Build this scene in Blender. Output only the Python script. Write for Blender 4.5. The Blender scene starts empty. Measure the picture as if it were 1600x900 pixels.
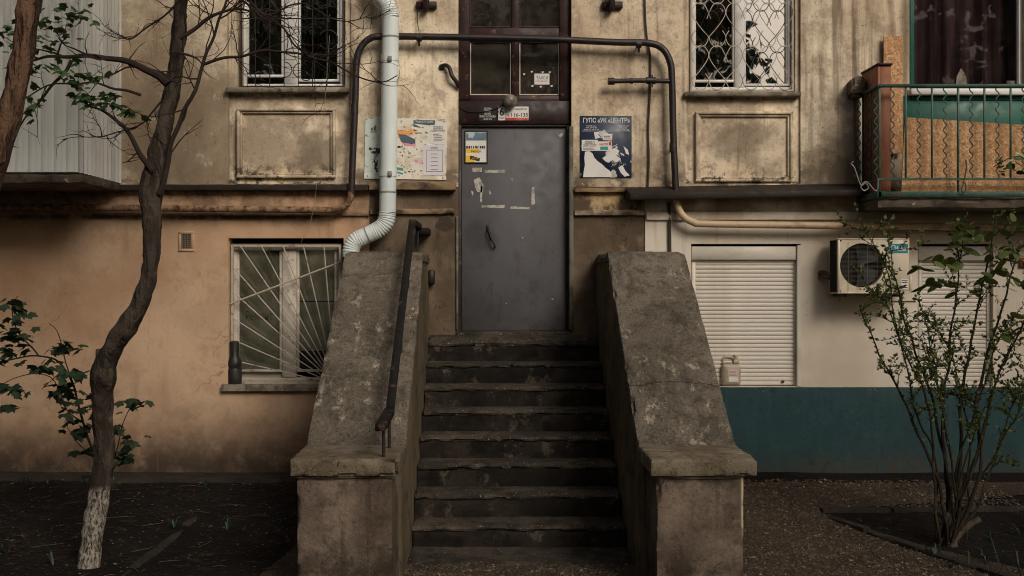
import bpy, bmesh, math, random
from mathutils import Vector, Matrix, Euler, noise
R = math.radians
rng = random.Random(11)
sc = bpy.context.scene
col = sc.collection

# ------------------------------------------------------------------ camera, sky, sun, exposure
FPX, PX0, PY0, EYE = 1700.0, 767.0, 440.0, 2.02     # focal length in photo pixels, vanishing point, eye height
cam_d = bpy.data.cameras.new('camera'); cam = bpy.data.objects.new('camera', cam_d); col.objects.link(cam)
cam.location = (0, 0, EYE); cam.rotation_euler = (R(90), 0, 0)
cam_d.sensor_width = 36; cam_d.lens = FPX / 1600 * 36
cam_d.shift_x = (800 - PX0) / 1600; cam_d.shift_y = (PY0 - 450) / 1600
cam_d.clip_end = 500; cam_d.clip_start = .05
sc.camera = cam
SUN_EL, SUN_AZ = 34, 30            # azimuth: degrees to the right of straight behind the camera
w = bpy.data.worlds.new('World'); sc.world = w; w.use_nodes = True
nt = w.node_tree; nt.nodes.clear()
sky = nt.nodes.new('ShaderNodeTexSky'); sky.sky_type = 'NISHITA'; sky.sun_disc = False
sky.sun_elevation = R(SUN_EL); sky.sun_rotation = R(180 - SUN_AZ)
sky.air_density = .9; sky.dust_density = 6.0; sky.ozone_density = .3
bg = nt.nodes.new('ShaderNodeBackground'); bg.inputs[1].default_value = .052
wo = nt.nodes.new('ShaderNodeOutputWorld')
nt.links.new(sky.outputs[0], bg.inputs[0]); nt.links.new(bg.outputs[0], wo.inputs[0])
sd = bpy.data.lights.new('sun', 'SUN'); sd.energy = 1.5; sd.angle = R(24); sd.color = (1, .94, .87)
so = bpy.data.objects.new('sun', sd); col.objects.link(so)
sv = Vector((math.sin(R(SUN_AZ)) * math.cos(R(SUN_EL)), -math.cos(R(SUN_AZ)) * math.cos(R(SUN_EL)), math.sin(R(SUN_EL))))
so.rotation_euler = (-sv).to_track_quat('-Z', 'Y').to_euler(); so.location = sv * 30
vs = sc.view_settings; vs.view_transform = 'Standard'; vs.look = 'None'; vs.exposure = 0.27; vs.gamma = 1; vs.use_curve_mapping = False
sc.cycles.use_denoising = True
sc.cycles.max_bounces = 5; sc.cycles.diffuse_bounces = 3
sc.cycles.use_adaptive_sampling = True; sc.cycles.adaptive_threshold = .015; sc.cycles.filter_width = 1.05

# ------------------------------------------------------------------ helpers
WY = 10.6                                            # distance of the facade
def X(px, Y=WY): return (px - PX0) * Y / FPX
def Z(py, Y=WY): return EYE - (py - PY0) * Y / FPX
def P(px, py, Y=WY): return Vector((X(px, Y), Y, Z(py, Y)))
def c(r, g, b):
    f = lambda v: ((v / 255 + .055) / 1.055) ** 2.4 if v > 10 else v / 255 / 12.92
    return (f(r), f(g), f(b), 1)

class G:                                             # node graph helper
    def __init__(s, name):
        s.m = bpy.data.materials.new(name); s.m.use_nodes = True
        s.t = s.m.node_tree; s.t.nodes.clear()
        s.out = s.n('ShaderNodeOutputMaterial'); s.co = s.n('ShaderNodeTexCoord').outputs['Object']
    def n(s, t, **k):
        a = s.t.nodes.new(t)
        for q, v in k.items(): setattr(a, q, v)
        return a
    def l(s, a, b): s.t.links.new(a, b)
    def set(s, sock, v):
        if hasattr(v, 'is_output') or isinstance(v, bpy.types.NodeSocket): s.l(v, sock)
        else: sock.default_value = v
    def math(s, op, a, b=0.0, clamp=False):
        n = s.n('ShaderNodeMath', operation=op, use_clamp=clamp); s.set(n.inputs[0], a); s.set(n.inputs[1], b); return n.outputs[0]
    def rng(s, v, a, b, c0=0.0, c1=1.0):
        n = s.n('ShaderNodeMapRange', interpolation_type='SMOOTHSTEP')
        s.set(n.inputs[0], v)
        if a > b: a, b, c0, c1 = b, a, c1, c0
        for i, q in enumerate((a, b, c0, c1)): n.inputs[i + 1].default_value = q
        return n.outputs[0]
    def vec(s, st=(1, 1, 1), off=(0, 0, 0), src=None):
        n = s.n('ShaderNodeMapping'); s.l(src or s.co, n.inputs[0]); n.inputs[3].default_value = st; n.inputs[1].default_value = off; return n.outputs[0]
    def noise(s, scale, detail=4, st=(1, 1, 1), off=(0, 0, 0), dist=0.0, rough=.55):
        n = s.n('ShaderNodeTexNoise'); s.l(s.vec(st, off), n.inputs['Vector'])
        n.inputs['Scale'].default_value = scale; n.inputs['Detail'].default_value = detail
        n.inputs['Distortion'].default_value = dist; n.inputs['Roughness'].default_value = rough
        return n.outputs[0]
    def mix(s, f, a, b, mode='MIX'):
        n = s.n('ShaderNodeMix', data_type='RGBA', blend_type=mode); s.set(n.inputs[0], f); s.set(n.inputs[6], a); s.set(n.inputs[7], b); return n.outputs[2]
    def xyz(s):
        if not hasattr(s, '_x'):
            n = s.n('ShaderNodeSeparateXYZ'); s.l(s.co, n.inputs[0]); s._x = n.outputs
        return s._x

_off = [0]
def mask(g, L):
    _off[0] += 7.31
    o = (_off[0], _off[0] * .37, _off[0] * .71)
    if L.get('kind') == 'crack':
        v = g.n('ShaderNodeTexVoronoi', feature='DISTANCE_TO_EDGE')
        nn = g.n('ShaderNodeTexNoise'); g.l(g.vec((1, 1, 1), o), nn.inputs['Vector']); nn.inputs['Scale'].default_value = L['s'] * 2.2; nn.inputs['Detail'].default_value = 5
        mx = g.n('ShaderNodeMix', data_type='RGBA', blend_type='LINEAR_LIGHT'); mx.inputs[0].default_value = .25 / L['s'] * 2
        g.l(g.vec(L.get('st', (1, 1, 1)), o), mx.inputs[6]); g.l(nn.outputs[1], mx.inputs[7]); g.l(mx.outputs[2], v.inputs['Vector'])
        v.inputs['Scale'].default_value = L['s']
        m = g.rng(v.outputs[0], L['lo'], L['hi'], 1, 0)
        m = g.math('MULTIPLY', m, g.rng(g.noise(L['s'] * .6, 2, off=o), .56, .68))
    elif L.get('kind') == 'seam':                      # one wandering crack at height z0
        nz = g.math('MULTIPLY', g.math('SUBTRACT', g.noise(L['s'], 6, off=o), .5), L['amp'])
        m = g.rng(g.math('ABSOLUTE', g.math('SUBTRACT', g.math('ADD', g.xyz()[2], nz), L['z0'])), L['lo'], L['hi'], 1, 0)
    else:
        nz = g.noise(L['s'], L.get('d', 4), L.get('st', (1, 1, 1)), o, L.get('dist', 0), L.get('r', .6))
        if 'ell' in L:
            cx, cz, rx, rz = L['ell']
            xs = g.xyz()
            dx = g.math('DIVIDE', g.math('SUBTRACT', xs[0], cx), rx); dz = g.math('DIVIDE', g.math('SUBTRACT', xs[2], cz), rz)
            d = g.math('SQRT', g.math('ADD', g.math('MULTIPLY', dx, dx), g.math('MULTIPLY', dz, dz)))
            d = g.math('ADD', d, g.math('MULTIPLY', g.math('SUBTRACT', nz, .5), L.get('amp', 2.2)))
            m = g.rng(d, L['lo'], L['hi'], 1, 0)
        else:
            m = g.rng(nz, L['lo'], L['hi'])
    xs = g.xyz()
    for k, i in (('x', 0), ('y', 1), ('z', 2)):
        for kk in (k, k + '2'):
            if kk in L: m = g.math('MULTIPLY', m, g.rng(xs[i], L[kk][0], L[kk][1]))
    return g.math('MULTIPLY', m, L.get('f', 1.0))

def mat(name, base, rough=.85, layers=(), bump=None, metal=0.0, spec=.3, var=.12):
    g = G(name); cl = base
    if var:
        v = g.noise(1.7, 3, off=(len(name), 3, 9)); k = g.rng(v, .25, .75, 1 - var, 1 + var)
        cm = g.n('ShaderNodeCombineColor'); [g.l(k, cm.inputs[i]) for i in range(3)]
        cl = g.mix(1.0, base, cm.outputs[0], 'MULTIPLY')
    hb = None
    for L in layers:
        m = mask(g, L); cl = g.mix(m, cl, L['c'])
        if 'h' in L:
            t = g.math('MULTIPLY', m, L['h']); hb = t if hb is None else g.math('ADD', hb, t)
    b = g.n('ShaderNodeBsdfPrincipled'); g.set(b.inputs['Base Color'], cl)
    rn = g.rng(g.noise(9, 1), .3, .7, max(0.02, rough - .1), min(1, rough + .1)); g.l(rn, b.inputs['Roughness'])
    b.inputs['Metallic'].default_value = metal; b.inputs['Specular IOR Level'].default_value = spec
    if bump:
        sc_, st_, ds = bump[:3]
        hh = g.math('ADD', g.math('MULTIPLY', g.noise(sc_, 5, rough=.65), .6), g.math('MULTIPLY', g.noise(sc_ * .18, 2), .8))
        if hb is not None: hh = g.math('ADD', hh, hb)
        bn = g.n('ShaderNodeBump'); bn.inputs['Strength'].default_value = st_; bn.inputs['Distance'].default_value = ds
        g.l(hh, bn.inputs['Height']); g.l(bn.outputs[0], b.inputs['Normal'])
    g.l(b.outputs[0], g.out.inputs[0]); return g.m

def glass(name, refl, tint, dirt=.15, wob=0.0, dlo=.45):
    g = G(name)
    tr = g.n('ShaderNodeBsdfTransparent'); tr.inputs[0].default_value = tint
    gl = g.n('ShaderNodeBsdfGlossy'); gl.inputs['Roughness'].default_value = .012; gl.inputs[0].default_value = (.95, .95, .95, 1)
    if wob:
        bn = g.n('ShaderNodeBump'); bn.inputs['Strength'].default_value = wob; bn.inputs['Distance'].default_value = .02
        g.l(g.noise(1.6, 2), bn.inputs['Height']); g.l(bn.outputs[0], gl.inputs['Normal'])
    fr = g.n('ShaderNodeFresnel'); fr.inputs[0].default_value = 1.5
    f = g.math('ADD', fr.outputs[0], refl, True)
    ms = g.n('ShaderNodeMixShader'); g.l(f, ms.inputs[0]); g.l(tr.outputs[0], ms.inputs[1]); g.l(gl.outputs[0], ms.inputs[2])
    df = g.n('ShaderNodeBsdfDiffuse'); df.inputs[0].default_value = c(120, 112, 98)
    m2 = g.n('ShaderNodeMixShader'); g.l(g.math('MULTIPLY', g.rng(g.noise(5, 7, rough=.7), dlo, .8), dirt), m2.inputs[0])
    g.l(ms.outputs[0], m2.inputs[1]); g.l(df.outputs[0], m2.inputs[2]); g.l(m2.outputs[0], g.out.inputs[0]); return g.m

def leafmat(name, a, b):
    g = G(name)
    oi = g.n('ShaderNodeObjectInfo'); geo = g.n('ShaderNodeNewGeometry')
    rv = g.math('FRACT', g.math('ADD', oi.outputs['Random'], geo.outputs['Random Per Island']))
    cl = g.mix(rv, a, b)
    p = g.n('ShaderNodeBsdfPrincipled'); g.l(cl, p.inputs['Base Color']); p.inputs['Roughness'].default_value = .5; p.inputs['Specular IOR Level'].default_value = .35
    t = g.n('ShaderNodeBsdfTranslucent'); g.l(cl, t.inputs[0])
    ms = g.n('ShaderNodeMixShader'); ms.inputs[0].default_value = .3
    g.l(p.outputs[0], ms.inputs[1]); g.l(t.outputs[0], ms.inputs[2]); g.l(ms.outputs[0], g.out.inputs[0]); return g.m

def tag(o, label=None, cat=None, group=None, kind=None):
    for k, v in (('label', label), ('category', cat), ('group', group), ('kind', kind)):
        if v: o[k] = v
    return o
def thing(name, loc, label, cat, group=None):
    o = bpy.data.objects.new(name, None); col.objects.link(o); o.location = loc; o.empty_display_size = .1
    return tag(o, label, cat, group)
def world_off(p):
    v = Vector((0, 0, 0))
    while p is not None: v += p.location; p = p.parent
    return v
def link(name, me, m, parent=None):
    o = bpy.data.objects.new(name, me); col.objects.link(o)
    if m is not None and not me.materials: me.materials.append(m)
    if parent is not None:
        o.parent = parent; o.location = -world_off(parent)      # meshes are written in world coordinates
    return o

class MB:
    def __init__(s): s.v = []; s.f = []; s.sm = []
    def add(s, vs, fs, smooth=False):
        k = len(s.v); s.v += [tuple(p) for p in vs]; s.f += [tuple(i + k for i in f) for f in fs]; s.sm += [smooth] * len(fs); return s
    def box(s, x0, x1, y0, y1, z0, z1, M=None):
        x0, x1 = sorted((x0, x1)); y0, y1 = sorted((y0, y1)); z0, z1 = sorted((z0, z1))
        vs = [Vector((x, y, z)) for z in (z0, z1) for y in (y0, y1) for x in (x0, x1)]
        if M is not None: vs = [M @ p for p in vs]
        return s.add(vs, [(0, 2, 3, 1), (4, 5, 7, 6), (0, 1, 5, 4), (2, 6, 7, 3), (0, 4, 6, 2), (1, 3, 7, 5)])
    def pbox(s, px0, py0, px1, py1, yf, yb):             # a box whose front face covers a pixel rectangle at distance yf
        return s.box(X(px0, yf), X(px1, yf), yf, yb, Z(py1, yf), Z(py0, yf))
    def tube(s, pts, r, n=8, cap=True):
        pts = [Vector(p) for p in pts]
        if not hasattr(r, '__len__'): r = [r] * len(pts)
        rings = []; up = None
        for i, p in enumerate(pts):
            t = (pts[min(i + 1, len(pts) - 1)] - pts[max(i - 1, 0)])
            t = t.normalized() if t.length > 1e-9 else Vector((0, 0, 1))
            if up is None: up = t.orthogonal().normalized()
            up = up - t * up.dot(t)
            up = up.normalized() if up.length > 1e-6 else t.orthogonal().normalized()
            b = t.cross(up)
            rings.append([p + (up * math.cos(2 * math.pi * k / n) + b * math.sin(2 * math.pi * k / n)) * r[i] for k in range(n)])
        vs = [q for rg in rings for q in rg]; fs = []
        for i in range(len(pts) - 1):
            for k in range(n):
                a = i * n + k; b_ = i * n + (k + 1) % n; fs.append((a, b_, b_ + n, a + n))
        s.add(vs, fs, True)
        if cap:
            k = len(s.v) - len(vs)
            s.f.append(tuple(k + i for i in reversed(range(n)))); s.sm.append(False)
            e = k + (len(pts) - 1) * n; s.f.append(tuple(e + i for i in range(n))); s.sm.append(False)
        return s
    def lathe(s, prof, cen, n=20, axis='Z'):
        vs = []
        for r, h in prof:
            for k in range(n):
                a = 2 * math.pi * k / n; x, y = r * math.cos(a), r * math.sin(a)
                vs.append(Vector(cen) + (Vector((x, y, h)) if axis == 'Z' else Vector((x, h, y))))
        fs = [(i * n + k, i * n + (k + 1) % n, (i + 1) * n + (k + 1) % n, (i + 1) * n + k) for i in range(len(prof) - 1) for k in range(n)]
        return s.add(vs, fs, True)
    def poly(s, pts): return s.add(pts, [tuple(range(len(pts)))])
    def ppoly(s, pxs, Y, th=.0008):                       # flat sheet of an outline at distance Y, facing the camera side
        f = [P(a, b, Y) for a, b in pxs]; k = [p + Vector((0, th, 0)) for p in f]; n = len(f)
        s.add(f + k, [tuple(range(n)), tuple(reversed(range(n, 2 * n)))] + [(i, i + n, (i + 1) % n + n, (i + 1) % n) for i in range(n)])
        return s
    def mesh(s, name, bevel=0.0, fixn=True):
        me = bpy.data.meshes.new(name); me.from_pydata(s.v, [], s.f)
        me.polygons.foreach_set('use_smooth', s.sm)
        if fixn or bevel:
            bm = bmesh.new(); bm.from_mesh(me)
            if fixn: bmesh.ops.recalc_face_normals(bm, faces=bm.faces)
            if bevel: bmesh.ops.bevel(bm, geom=list(bm.edges), offset=bevel, segments=1, affect='EDGES')
            bm.to_mesh(me); bm.free()
        me.set_sharp_from_angle(angle=R(48)); me.update(); return me
    def build(s, name, m, parent=None, bevel=0.0, fixn=True): return link(name, s.mesh(name, bevel, fixn), m, parent)

def spline(pts, n=6):
    pts = [Vector(p) for p in pts]; o = []
    for i in range(len(pts) - 1):
        a, b = pts[i], pts[i + 1]; z = pts[i - 1] if i else a * 2 - b; d = pts[i + 2] if i + 2 < len(pts) else b * 2 - a
        for k in range(n):
            t = k / n; t2 = t * t; t3 = t2 * t
            o.append(.5 * ((2 * a) + (b - z) * t + (2 * z - 5 * a + 4 * b - d) * t2 + (3 * a - z - 3 * b + d) * t3))
    o.append(pts[-1]); return o
def rads(rs, n): return [rs[i] + (rs[i + 1] - rs[i]) * k / n for i in range(len(rs) - 1) for k in range(n)] + [rs[-1]]

def N(p, s, o=0.0): return noise.noise(Vector(p) * s + Vector((o, o * 1.7, -o)))
def stone(x0, x1, y0, y1, z0, z1, res=.04, amp=.006, cham=.012, chip=.02, seed=0.0, top=None, fn=None, mb=None):
    """a worn block: subdivided box, edges rounded and chipped, faces uneven; top(x,y) may lift the upper face"""
    nx, ny, nz = (max(2, int(round((b - a) / res))) for a, b in ((x0, x1), (y0, y1), (z0, z1)))
    mb = mb or MB(); idx = {}; vs = []; fs = []
    def g(i, j, k):
        key = (i, j, k)
        if key in idx: return idx[key]
        u, v, w_ = i / nx, j / ny, k / nz
        p = Vector((x0 + (x1 - x0) * u, y0 + (y1 - y0) * v, z0 + (z1 - z0) * w_))
        if top: p.z = z0 + (top(p.x, p.y) - z0) * w_
        nb = (i in (0, nx)) + (j in (0, ny)) + (k in (0, nz))
        q = p.copy()
        if nb >= 2:
            ch = cham * (.6 + .8 * abs(N(p, 6, seed))) + chip * max(0, N(p, 9, seed + 5) - .15)
            if i == 0: q.x += ch
            if i == nx: q.x -= ch
            if j == 0: q.y += ch
            if j == ny: q.y -= ch
            if k == 0: q.z += ch
            if k == nz: q.z -= ch
        for ax in range(3): q[ax] += amp * (N(p, 3.1, seed + ax * 9) + .6 * N(p, 11, seed + ax * 5))
        if fn: q = fn(q)
        idx[key] = len(vs); vs.append(q); return idx[key]
    for i in range(nx):
        for j in range(ny):
            fs.append((g(i, j, 0), g(i, j + 1, 0), g(i + 1, j + 1, 0), g(i + 1, j, 0))); fs.append((g(i, j, nz), g(i + 1, j, nz), g(i + 1, j + 1, nz), g(i, j + 1, nz)))
    for i in range(nx):
        for k in range(nz):
            fs.append((g(i, 0, k), g(i + 1, 0, k), g(i + 1, 0, k + 1), g(i, 0, k + 1))); fs.append((g(i, ny, k), g(i, ny, k + 1), g(i + 1, ny, k + 1), g(i + 1, ny, k)))
    for j in range(ny):
        for k in range(nz):
            fs.append((g(0, j, k), g(0, j, k + 1), g(0, j + 1, k + 1), g(0, j + 1, k))); fs.append((g(nx, j, k), g(nx, j + 1, k), g(nx, j + 1, k + 1), g(nx, j, k + 1)))
    return mb.add(vs, fs, True)

def sheet(x0, x1, z0, z1, holes, Y=WY, depth=.3, rdepth=.14, mb=None, ends=True):
    """a wall skin with rectangular openings (x0,x1,z0,z1[,depth]) and their reveals"""
    mb = mb or MB()
    xs = sorted({x0, x1} | {min(max(h[i], x0), x1) for h in holes for i in (0, 1)}); zs = sorted({z0, z1} | {min(max(h[i], z0), z1) for h in holes for i in (2, 3)})
    inside = lambda x, z: any(h[0] < x < h[1] and h[2] < z < h[3] for h in holes)
    for a, b in zip(xs, xs[1:]):
        for d, e in zip(zs, zs[1:]):
            if not inside((a + b) / 2, (d + e) / 2): mb.poly([(a, Y, d), (b, Y, d), (b, Y, e), (a, Y, e)])
    def ret(a, b, dp): mb.poly([(a[0], Y, a[1]), (b[0], Y, b[1]), (b[0], Y + dp, b[1]), (a[0], Y + dp, a[1])])
    for h in holes:
        dp = h[4] if len(h) > 4 else rdepth
        a, b, d, e = max(h[0], x0), min(h[1], x1), max(h[2], z0), min(h[3], z1)
        if h[0] > x0: ret((a, d), (a, e), dp)
        if h[1] < x1: ret((b, e), (b, d), dp)
        if h[2] > z0: ret((b, d), (a, d), dp)
        if h[3] < z1: ret((a, e), (b, e), dp)
    ret((x0, z0), (x0, z1), depth); ret((x1, z1), (x1, z0), depth)
    if ends: ret((x0, z1), (x1, z1), depth); ret((x1, z0), (x0, z0), depth)
    return mb

def text(s, x0, y0, x1, y1, Y, m, name, parent, bold=0.0, keep=False):
    """lettering fitted to a pixel rectangle at distance Y"""
    cu = bpy.data.curves.new('t', 'FONT'); cu.body = s; cu.resolution_u = 2; cu.offset = bold; cu.align_x = 'CENTER'
    ob = bpy.data.objects.new('t', cu); me = bpy.data.meshes.new_from_object(ob)
    bpy.data.objects.remove(ob); bpy.data.curves.remove(cu)
    if not me.vertices: return None
    xs = [v.co.x for v in me.vertices]; ys = [v.co.y for v in me.vertices]
    ax, bx, ay, by = min(xs), max(xs), min(ys), max(ys)
    X0, X1, Z0, Z1 = X(x0, Y), X(x1, Y), Z(y1, Y), Z(y0, Y)
    if keep:
        k = min((X1 - X0) / (bx - ax), (Z1 - Z0) / (by - ay)); w_, h_ = (bx - ax) * k, (by - ay) * k
        X0 = (X0 + X1) / 2 - w_ / 2; X1 = X0 + w_; Z0 = (Z0 + Z1) / 2 - h_ / 2; Z1 = Z0 + h_
    for v in me.vertices:
        v.co = (X0 + (v.co.x - ax) / max(1e-6, bx - ax) * (X1 - X0), Y, Z0 + (v.co.y - ay) / max(1e-6, by - ay) * (Z1 - Z0))
    me.materials.clear(); me.name = name
    return link(name, me, m, parent)

# ------------------------------------------------------------------ materials
DIRT, SOOT = c(84, 66, 48), c(46, 38, 30)
ZL = Z(292)                                            # height of the string course
m_upper = mat('plaster_cream', c(234, 218, 190), .9, [
    dict(c=c(200, 178, 148), s=.8, lo=.38, hi=.64, f=.85), dict(c=c(154, 137, 117), s=5, d=9, r=.75, lo=.44, hi=.62, f=.65), dict(c=c(126, 108, 88), s=17, d=8, r=.78, lo=.52, hi=.68, f=.42),
    dict(c=c(140, 118, 94), s=2.2, d=8, r=.68, st=(1, 1, .3), lo=.47, hi=.68, f=.8),
    dict(c=c(88, 73, 58), s=6, d=7, r=.65, st=(1.8, 1, .07), lo=.54, hi=.72, f=.6), dict(c=c(66, 54, 43), s=5, d=7, st=(2.4, 1, .1), lo=.45, hi=.66, x=(X(352), X(358)), x2=(X(556), X(545)), z=(Z(176), Z(140)), f=.75), dict(c=c(66, 54, 43), s=5, d=7, st=(2.4, 1, .1), lo=.45, hi=.66, x=(X(1066), X(1072)), x2=(X(1260), X(1251)), z=(Z(184), Z(150)), f=.75),
    dict(c=c(138, 122, 100), s=3, d=7, lo=.42, hi=.62, z=(ZL + .75, ZL + .05), f=.8),
    dict(c=c(78, 66, 53), s=6, d=6, lo=.44, hi=.62, z=(ZL + .3, ZL), f=.85),
    dict(c=c(146, 132, 110), s=2.4, d=8, ell=(X(1320), Z(245), .5, .45), lo=.5, hi=1.1, f=.85, h=-.4),
    dict(c=c(100, 88, 72), s=7, d=8, ell=(X(1318), Z(268), .5, .22), lo=.5, hi=1.1, f=.75),
    dict(c=c(112, 94, 72), s=4, d=6, st=(2.2, 1, .1), lo=.46, hi=.66, x=(X(1262), X(1290)), f=.75),
    dict(c=c(84, 70, 56), s=9, st=(1.6, 1, .06), lo=.56, hi=.72, x=(X(1262), X(1290)), f=.6),
    dict(c=c(150, 132, 108), s=2.2, d=6, ell=(X(300), Z(200), .55, .8), lo=.6, hi=1.3, f=.75),
    dict(c=c(130, 112, 90), s=3, d=6, ell=(X(240), Z(120), .5, 1.4), lo=.5, hi=1.6, f=.55),
    dict(c=c(232, 214, 182), s=8, ell=(X(690), Z(125), .07, .1), lo=.9, hi=1.0, f=.6),
    dict(c=c(118, 104, 86), s=5, d=6, ell=(X(640), Z(285), .6, .14), lo=.7, hi=1.1, f=.8),
    dict(c=c(240, 226, 198), s=6, d=9, r=.74, lo=.58, hi=.66, f=.38, h=.3), dict(c=c(60, 49, 38), s=34, d=5, lo=.63, hi=.7, f=.6),
    dict(kind='crack', c=c(62, 50, 40), s=1.5, lo=.003, hi=.008, f=.6)], bump=(30, .5, .012), var=.2)
m_panel = mat('plaster_apron', c(226, 208, 180), .9, [
    dict(c=c(158, 140, 118), s=2.2, d=8, r=.7, lo=.42, hi=.6, f=.8), dict(c=c(120, 102, 82), s=16, d=8, r=.76, lo=.52, hi=.66, f=.5), dict(c=c(226, 206, 170), s=5, d=7, lo=.52, hi=.62, z=(Z(235), Z(275)), f=.7),
    dict(c=c(118, 104, 86), s=3, d=8, ell=(X(1165), Z(215), .36, .2), lo=.5, hi=1.2, f=.75),
    dict(c=c(112, 98, 80), s=3.5, d=8, ell=(X(495), Z(240), .26, .24), lo=.55, hi=1.1, f=.75),
    dict(c=c(58, 47, 37), s=10, d=8, r=.7, lo=.5, hi=.6, z=(Z(238), Z(278)), f=.9), dict(c=c(96, 80, 62), s=6, d=6, st=(2, 1, .14), lo=.54, hi=.75, f=.6),
    dict(c=c(70, 57, 44), s=32, lo=.66, hi=.73, f=.6), dict(kind='crack', c=c(66, 54, 42), s=2.5, lo=.003, hi=.008, f=.5)], bump=(30, .6, .012), var=.2)
m_peach = mat('plaster_peach', c(200, 169, 139), .88, [
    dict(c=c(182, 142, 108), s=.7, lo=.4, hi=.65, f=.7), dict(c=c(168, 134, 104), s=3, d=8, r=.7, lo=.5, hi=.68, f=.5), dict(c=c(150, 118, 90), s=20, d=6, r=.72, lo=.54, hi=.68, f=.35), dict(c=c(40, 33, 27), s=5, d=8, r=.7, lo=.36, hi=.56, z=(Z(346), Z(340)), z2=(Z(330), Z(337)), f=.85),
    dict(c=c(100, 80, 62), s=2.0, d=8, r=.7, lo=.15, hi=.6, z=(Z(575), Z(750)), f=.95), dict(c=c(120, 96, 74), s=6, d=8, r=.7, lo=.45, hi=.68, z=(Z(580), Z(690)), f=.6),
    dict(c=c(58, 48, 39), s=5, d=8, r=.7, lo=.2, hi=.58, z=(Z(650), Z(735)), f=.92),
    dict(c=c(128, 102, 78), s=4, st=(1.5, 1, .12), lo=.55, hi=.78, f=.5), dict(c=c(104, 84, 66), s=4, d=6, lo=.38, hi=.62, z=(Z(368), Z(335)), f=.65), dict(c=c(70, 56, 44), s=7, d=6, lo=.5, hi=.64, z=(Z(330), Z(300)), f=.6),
    dict(c=c(64, 48, 38), s=30, lo=.715, hi=.75, f=.7), dict(kind='crack', c=c(84, 62, 48), s=1.0, lo=.002, hi=.006, f=.5)], bump=(34, .35, .01), var=.12)
m_portal = mat('plaster_bare', c(112, 96, 78), .92, [
    dict(c=c(84, 70, 55), s=1.8, lo=.38, hi=.6, f=.9), dict(c=c(140, 120, 96), s=3, lo=.58, hi=.7, f=.6), dict(c=c(58, 50, 42), s=4, ell=(X(695), Z(352), .1, .09), lo=.8, hi=.95, f=.8),
    dict(c=c(188, 160, 118), s=4, lo=.4, hi=.55, x=(X(890), X(900)), z=(Z(335), Z(326)), f=.95),
    dict(c=c(56, 47, 38), s=5, st=(1, 1, .3), lo=.5, hi=.7, f=.7), dict(c=c(150, 134, 112), s=30, lo=.68, hi=.73, f=.5),
    dict(kind='crack', c=c(40, 32, 26), s=2.4, lo=.003, hi=.01, f=.7)], bump=(18, .7, .02), var=.2)
m_white = mat('plaster_white', c(216, 206, 190), .85, [
    dict(c=c(186, 170, 144), s=.8, lo=.4, hi=.66, f=.7), dict(c=c(150, 132, 108), s=5, st=(2, 1, .12), lo=.58, hi=.78, f=.45),
    dict(c=c(148, 128, 102), s=3, lo=.35, hi=.6, z=(Z(372), Z(320)), f=.75), dict(c=c(120, 98, 74), s=4, lo=.45, hi=.62, z=(Z(345), Z(312)), f=.6),
    dict(c=c(110, 92, 72), s=30, lo=.735, hi=.76, f=.6), dict(c=c(160, 144, 122), s=8, d=7, lo=.62, hi=.7, f=.35)], bump=(34, .2, .008), var=.07)
m_teal = mat('teal_plinth_paint', c(33, 65, 68), .6, [
    dict(c=c(26, 52, 57), s=1.3, d=7, lo=.4, hi=.65, f=.75), dict(c=c(42, 78, 79), s=3, d=6, st=(3, 1, .3), lo=.52, hi=.7, f=.4), dict(c=c(66, 60, 49), s=4, d=9, r=.74, lo=.36, hi=.6, z=(Z(690), Z(742)), f=.9), dict(c=c(84, 78, 66), s=30, d=5, lo=.6, hi=.67, z=(Z(650), Z(735)), f=.6),
    dict(c=c(24, 40, 41), s=14, d=6, lo=.58, hi=.7, f=.6), dict(c=c(130, 146, 138), s=36, d=4, lo=.7, hi=.74, f=.5), dict(c=c(150, 146, 132), s=9, d=8, r=.75, lo=.6, hi=.64, z=(Z(620), Z(606)), f=.7)], bump=(24, .4, .01), spec=.35, var=.15)
m_tin = mat('old_sheet_metal', c(48, 40, 34), .7, [dict(c=c(40, 33, 28), s=3, lo=.45, hi=.6, f=.8), dict(c=c(86, 62, 45), s=6, d=6, lo=.58, hi=.7, f=.5), dict(c=c(128, 112, 92), s=22, lo=.66, hi=.72, f=.4)], bump=(14, .4, .015), spec=.3)
m_lip = mat('stained_moulding', c(140, 118, 90), .9, [dict(c=c(70, 58, 46), s=3, st=(1, 1, 1.6), lo=.42, hi=.6, f=.9), dict(c=c(46, 38, 31), s=8, lo=.55, hi=.68, f=.8), dict(c=c(190, 164, 124), s=5, lo=.62, hi=.7, f=.5)], bump=(20, .6, .015))
CONC = [dict(c=c(92, 84, 72), s=1.4, d=7, lo=.4, hi=.62, f=.75), dict(c=c(66, 60, 48), s=7, d=8, r=.7, lo=.46, hi=.66, f=.7), dict(c=c(92, 86, 68), s=3.2, lo=.52, hi=.7, f=.3),
        dict(c=c(190, 178, 156), s=5, d=9, r=.78, st=(1, .6, .6), lo=.53, hi=.63, f=.8, h=.3), dict(c=c(150, 138, 118), s=24, d=6, r=.75, lo=.54, hi=.64, f=.45), dict(c=c(58, 51, 42), s=2.6, d=8, r=.72, st=(1.6, .5, .5), lo=.52, hi=.64, f=.6), dict(c=c(176, 166, 146), s=60, d=3, lo=.64, hi=.74, f=.4), dict(c=c(40, 36, 29), s=50, d=4, lo=.54, hi=.68, f=.65)]
m_cope = mat('mossy_concrete', c(117, 108, 95), .95, CONC + [dict(kind='seam', c=c(24, 21, 17), s=3.5, amp=.16, z0=1.27, lo=.001, hi=.004, x=(.9, 1.0), f=.65, h=-.5)], bump=(48, 1.0, .03), var=.25, spec=.2)
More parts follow.
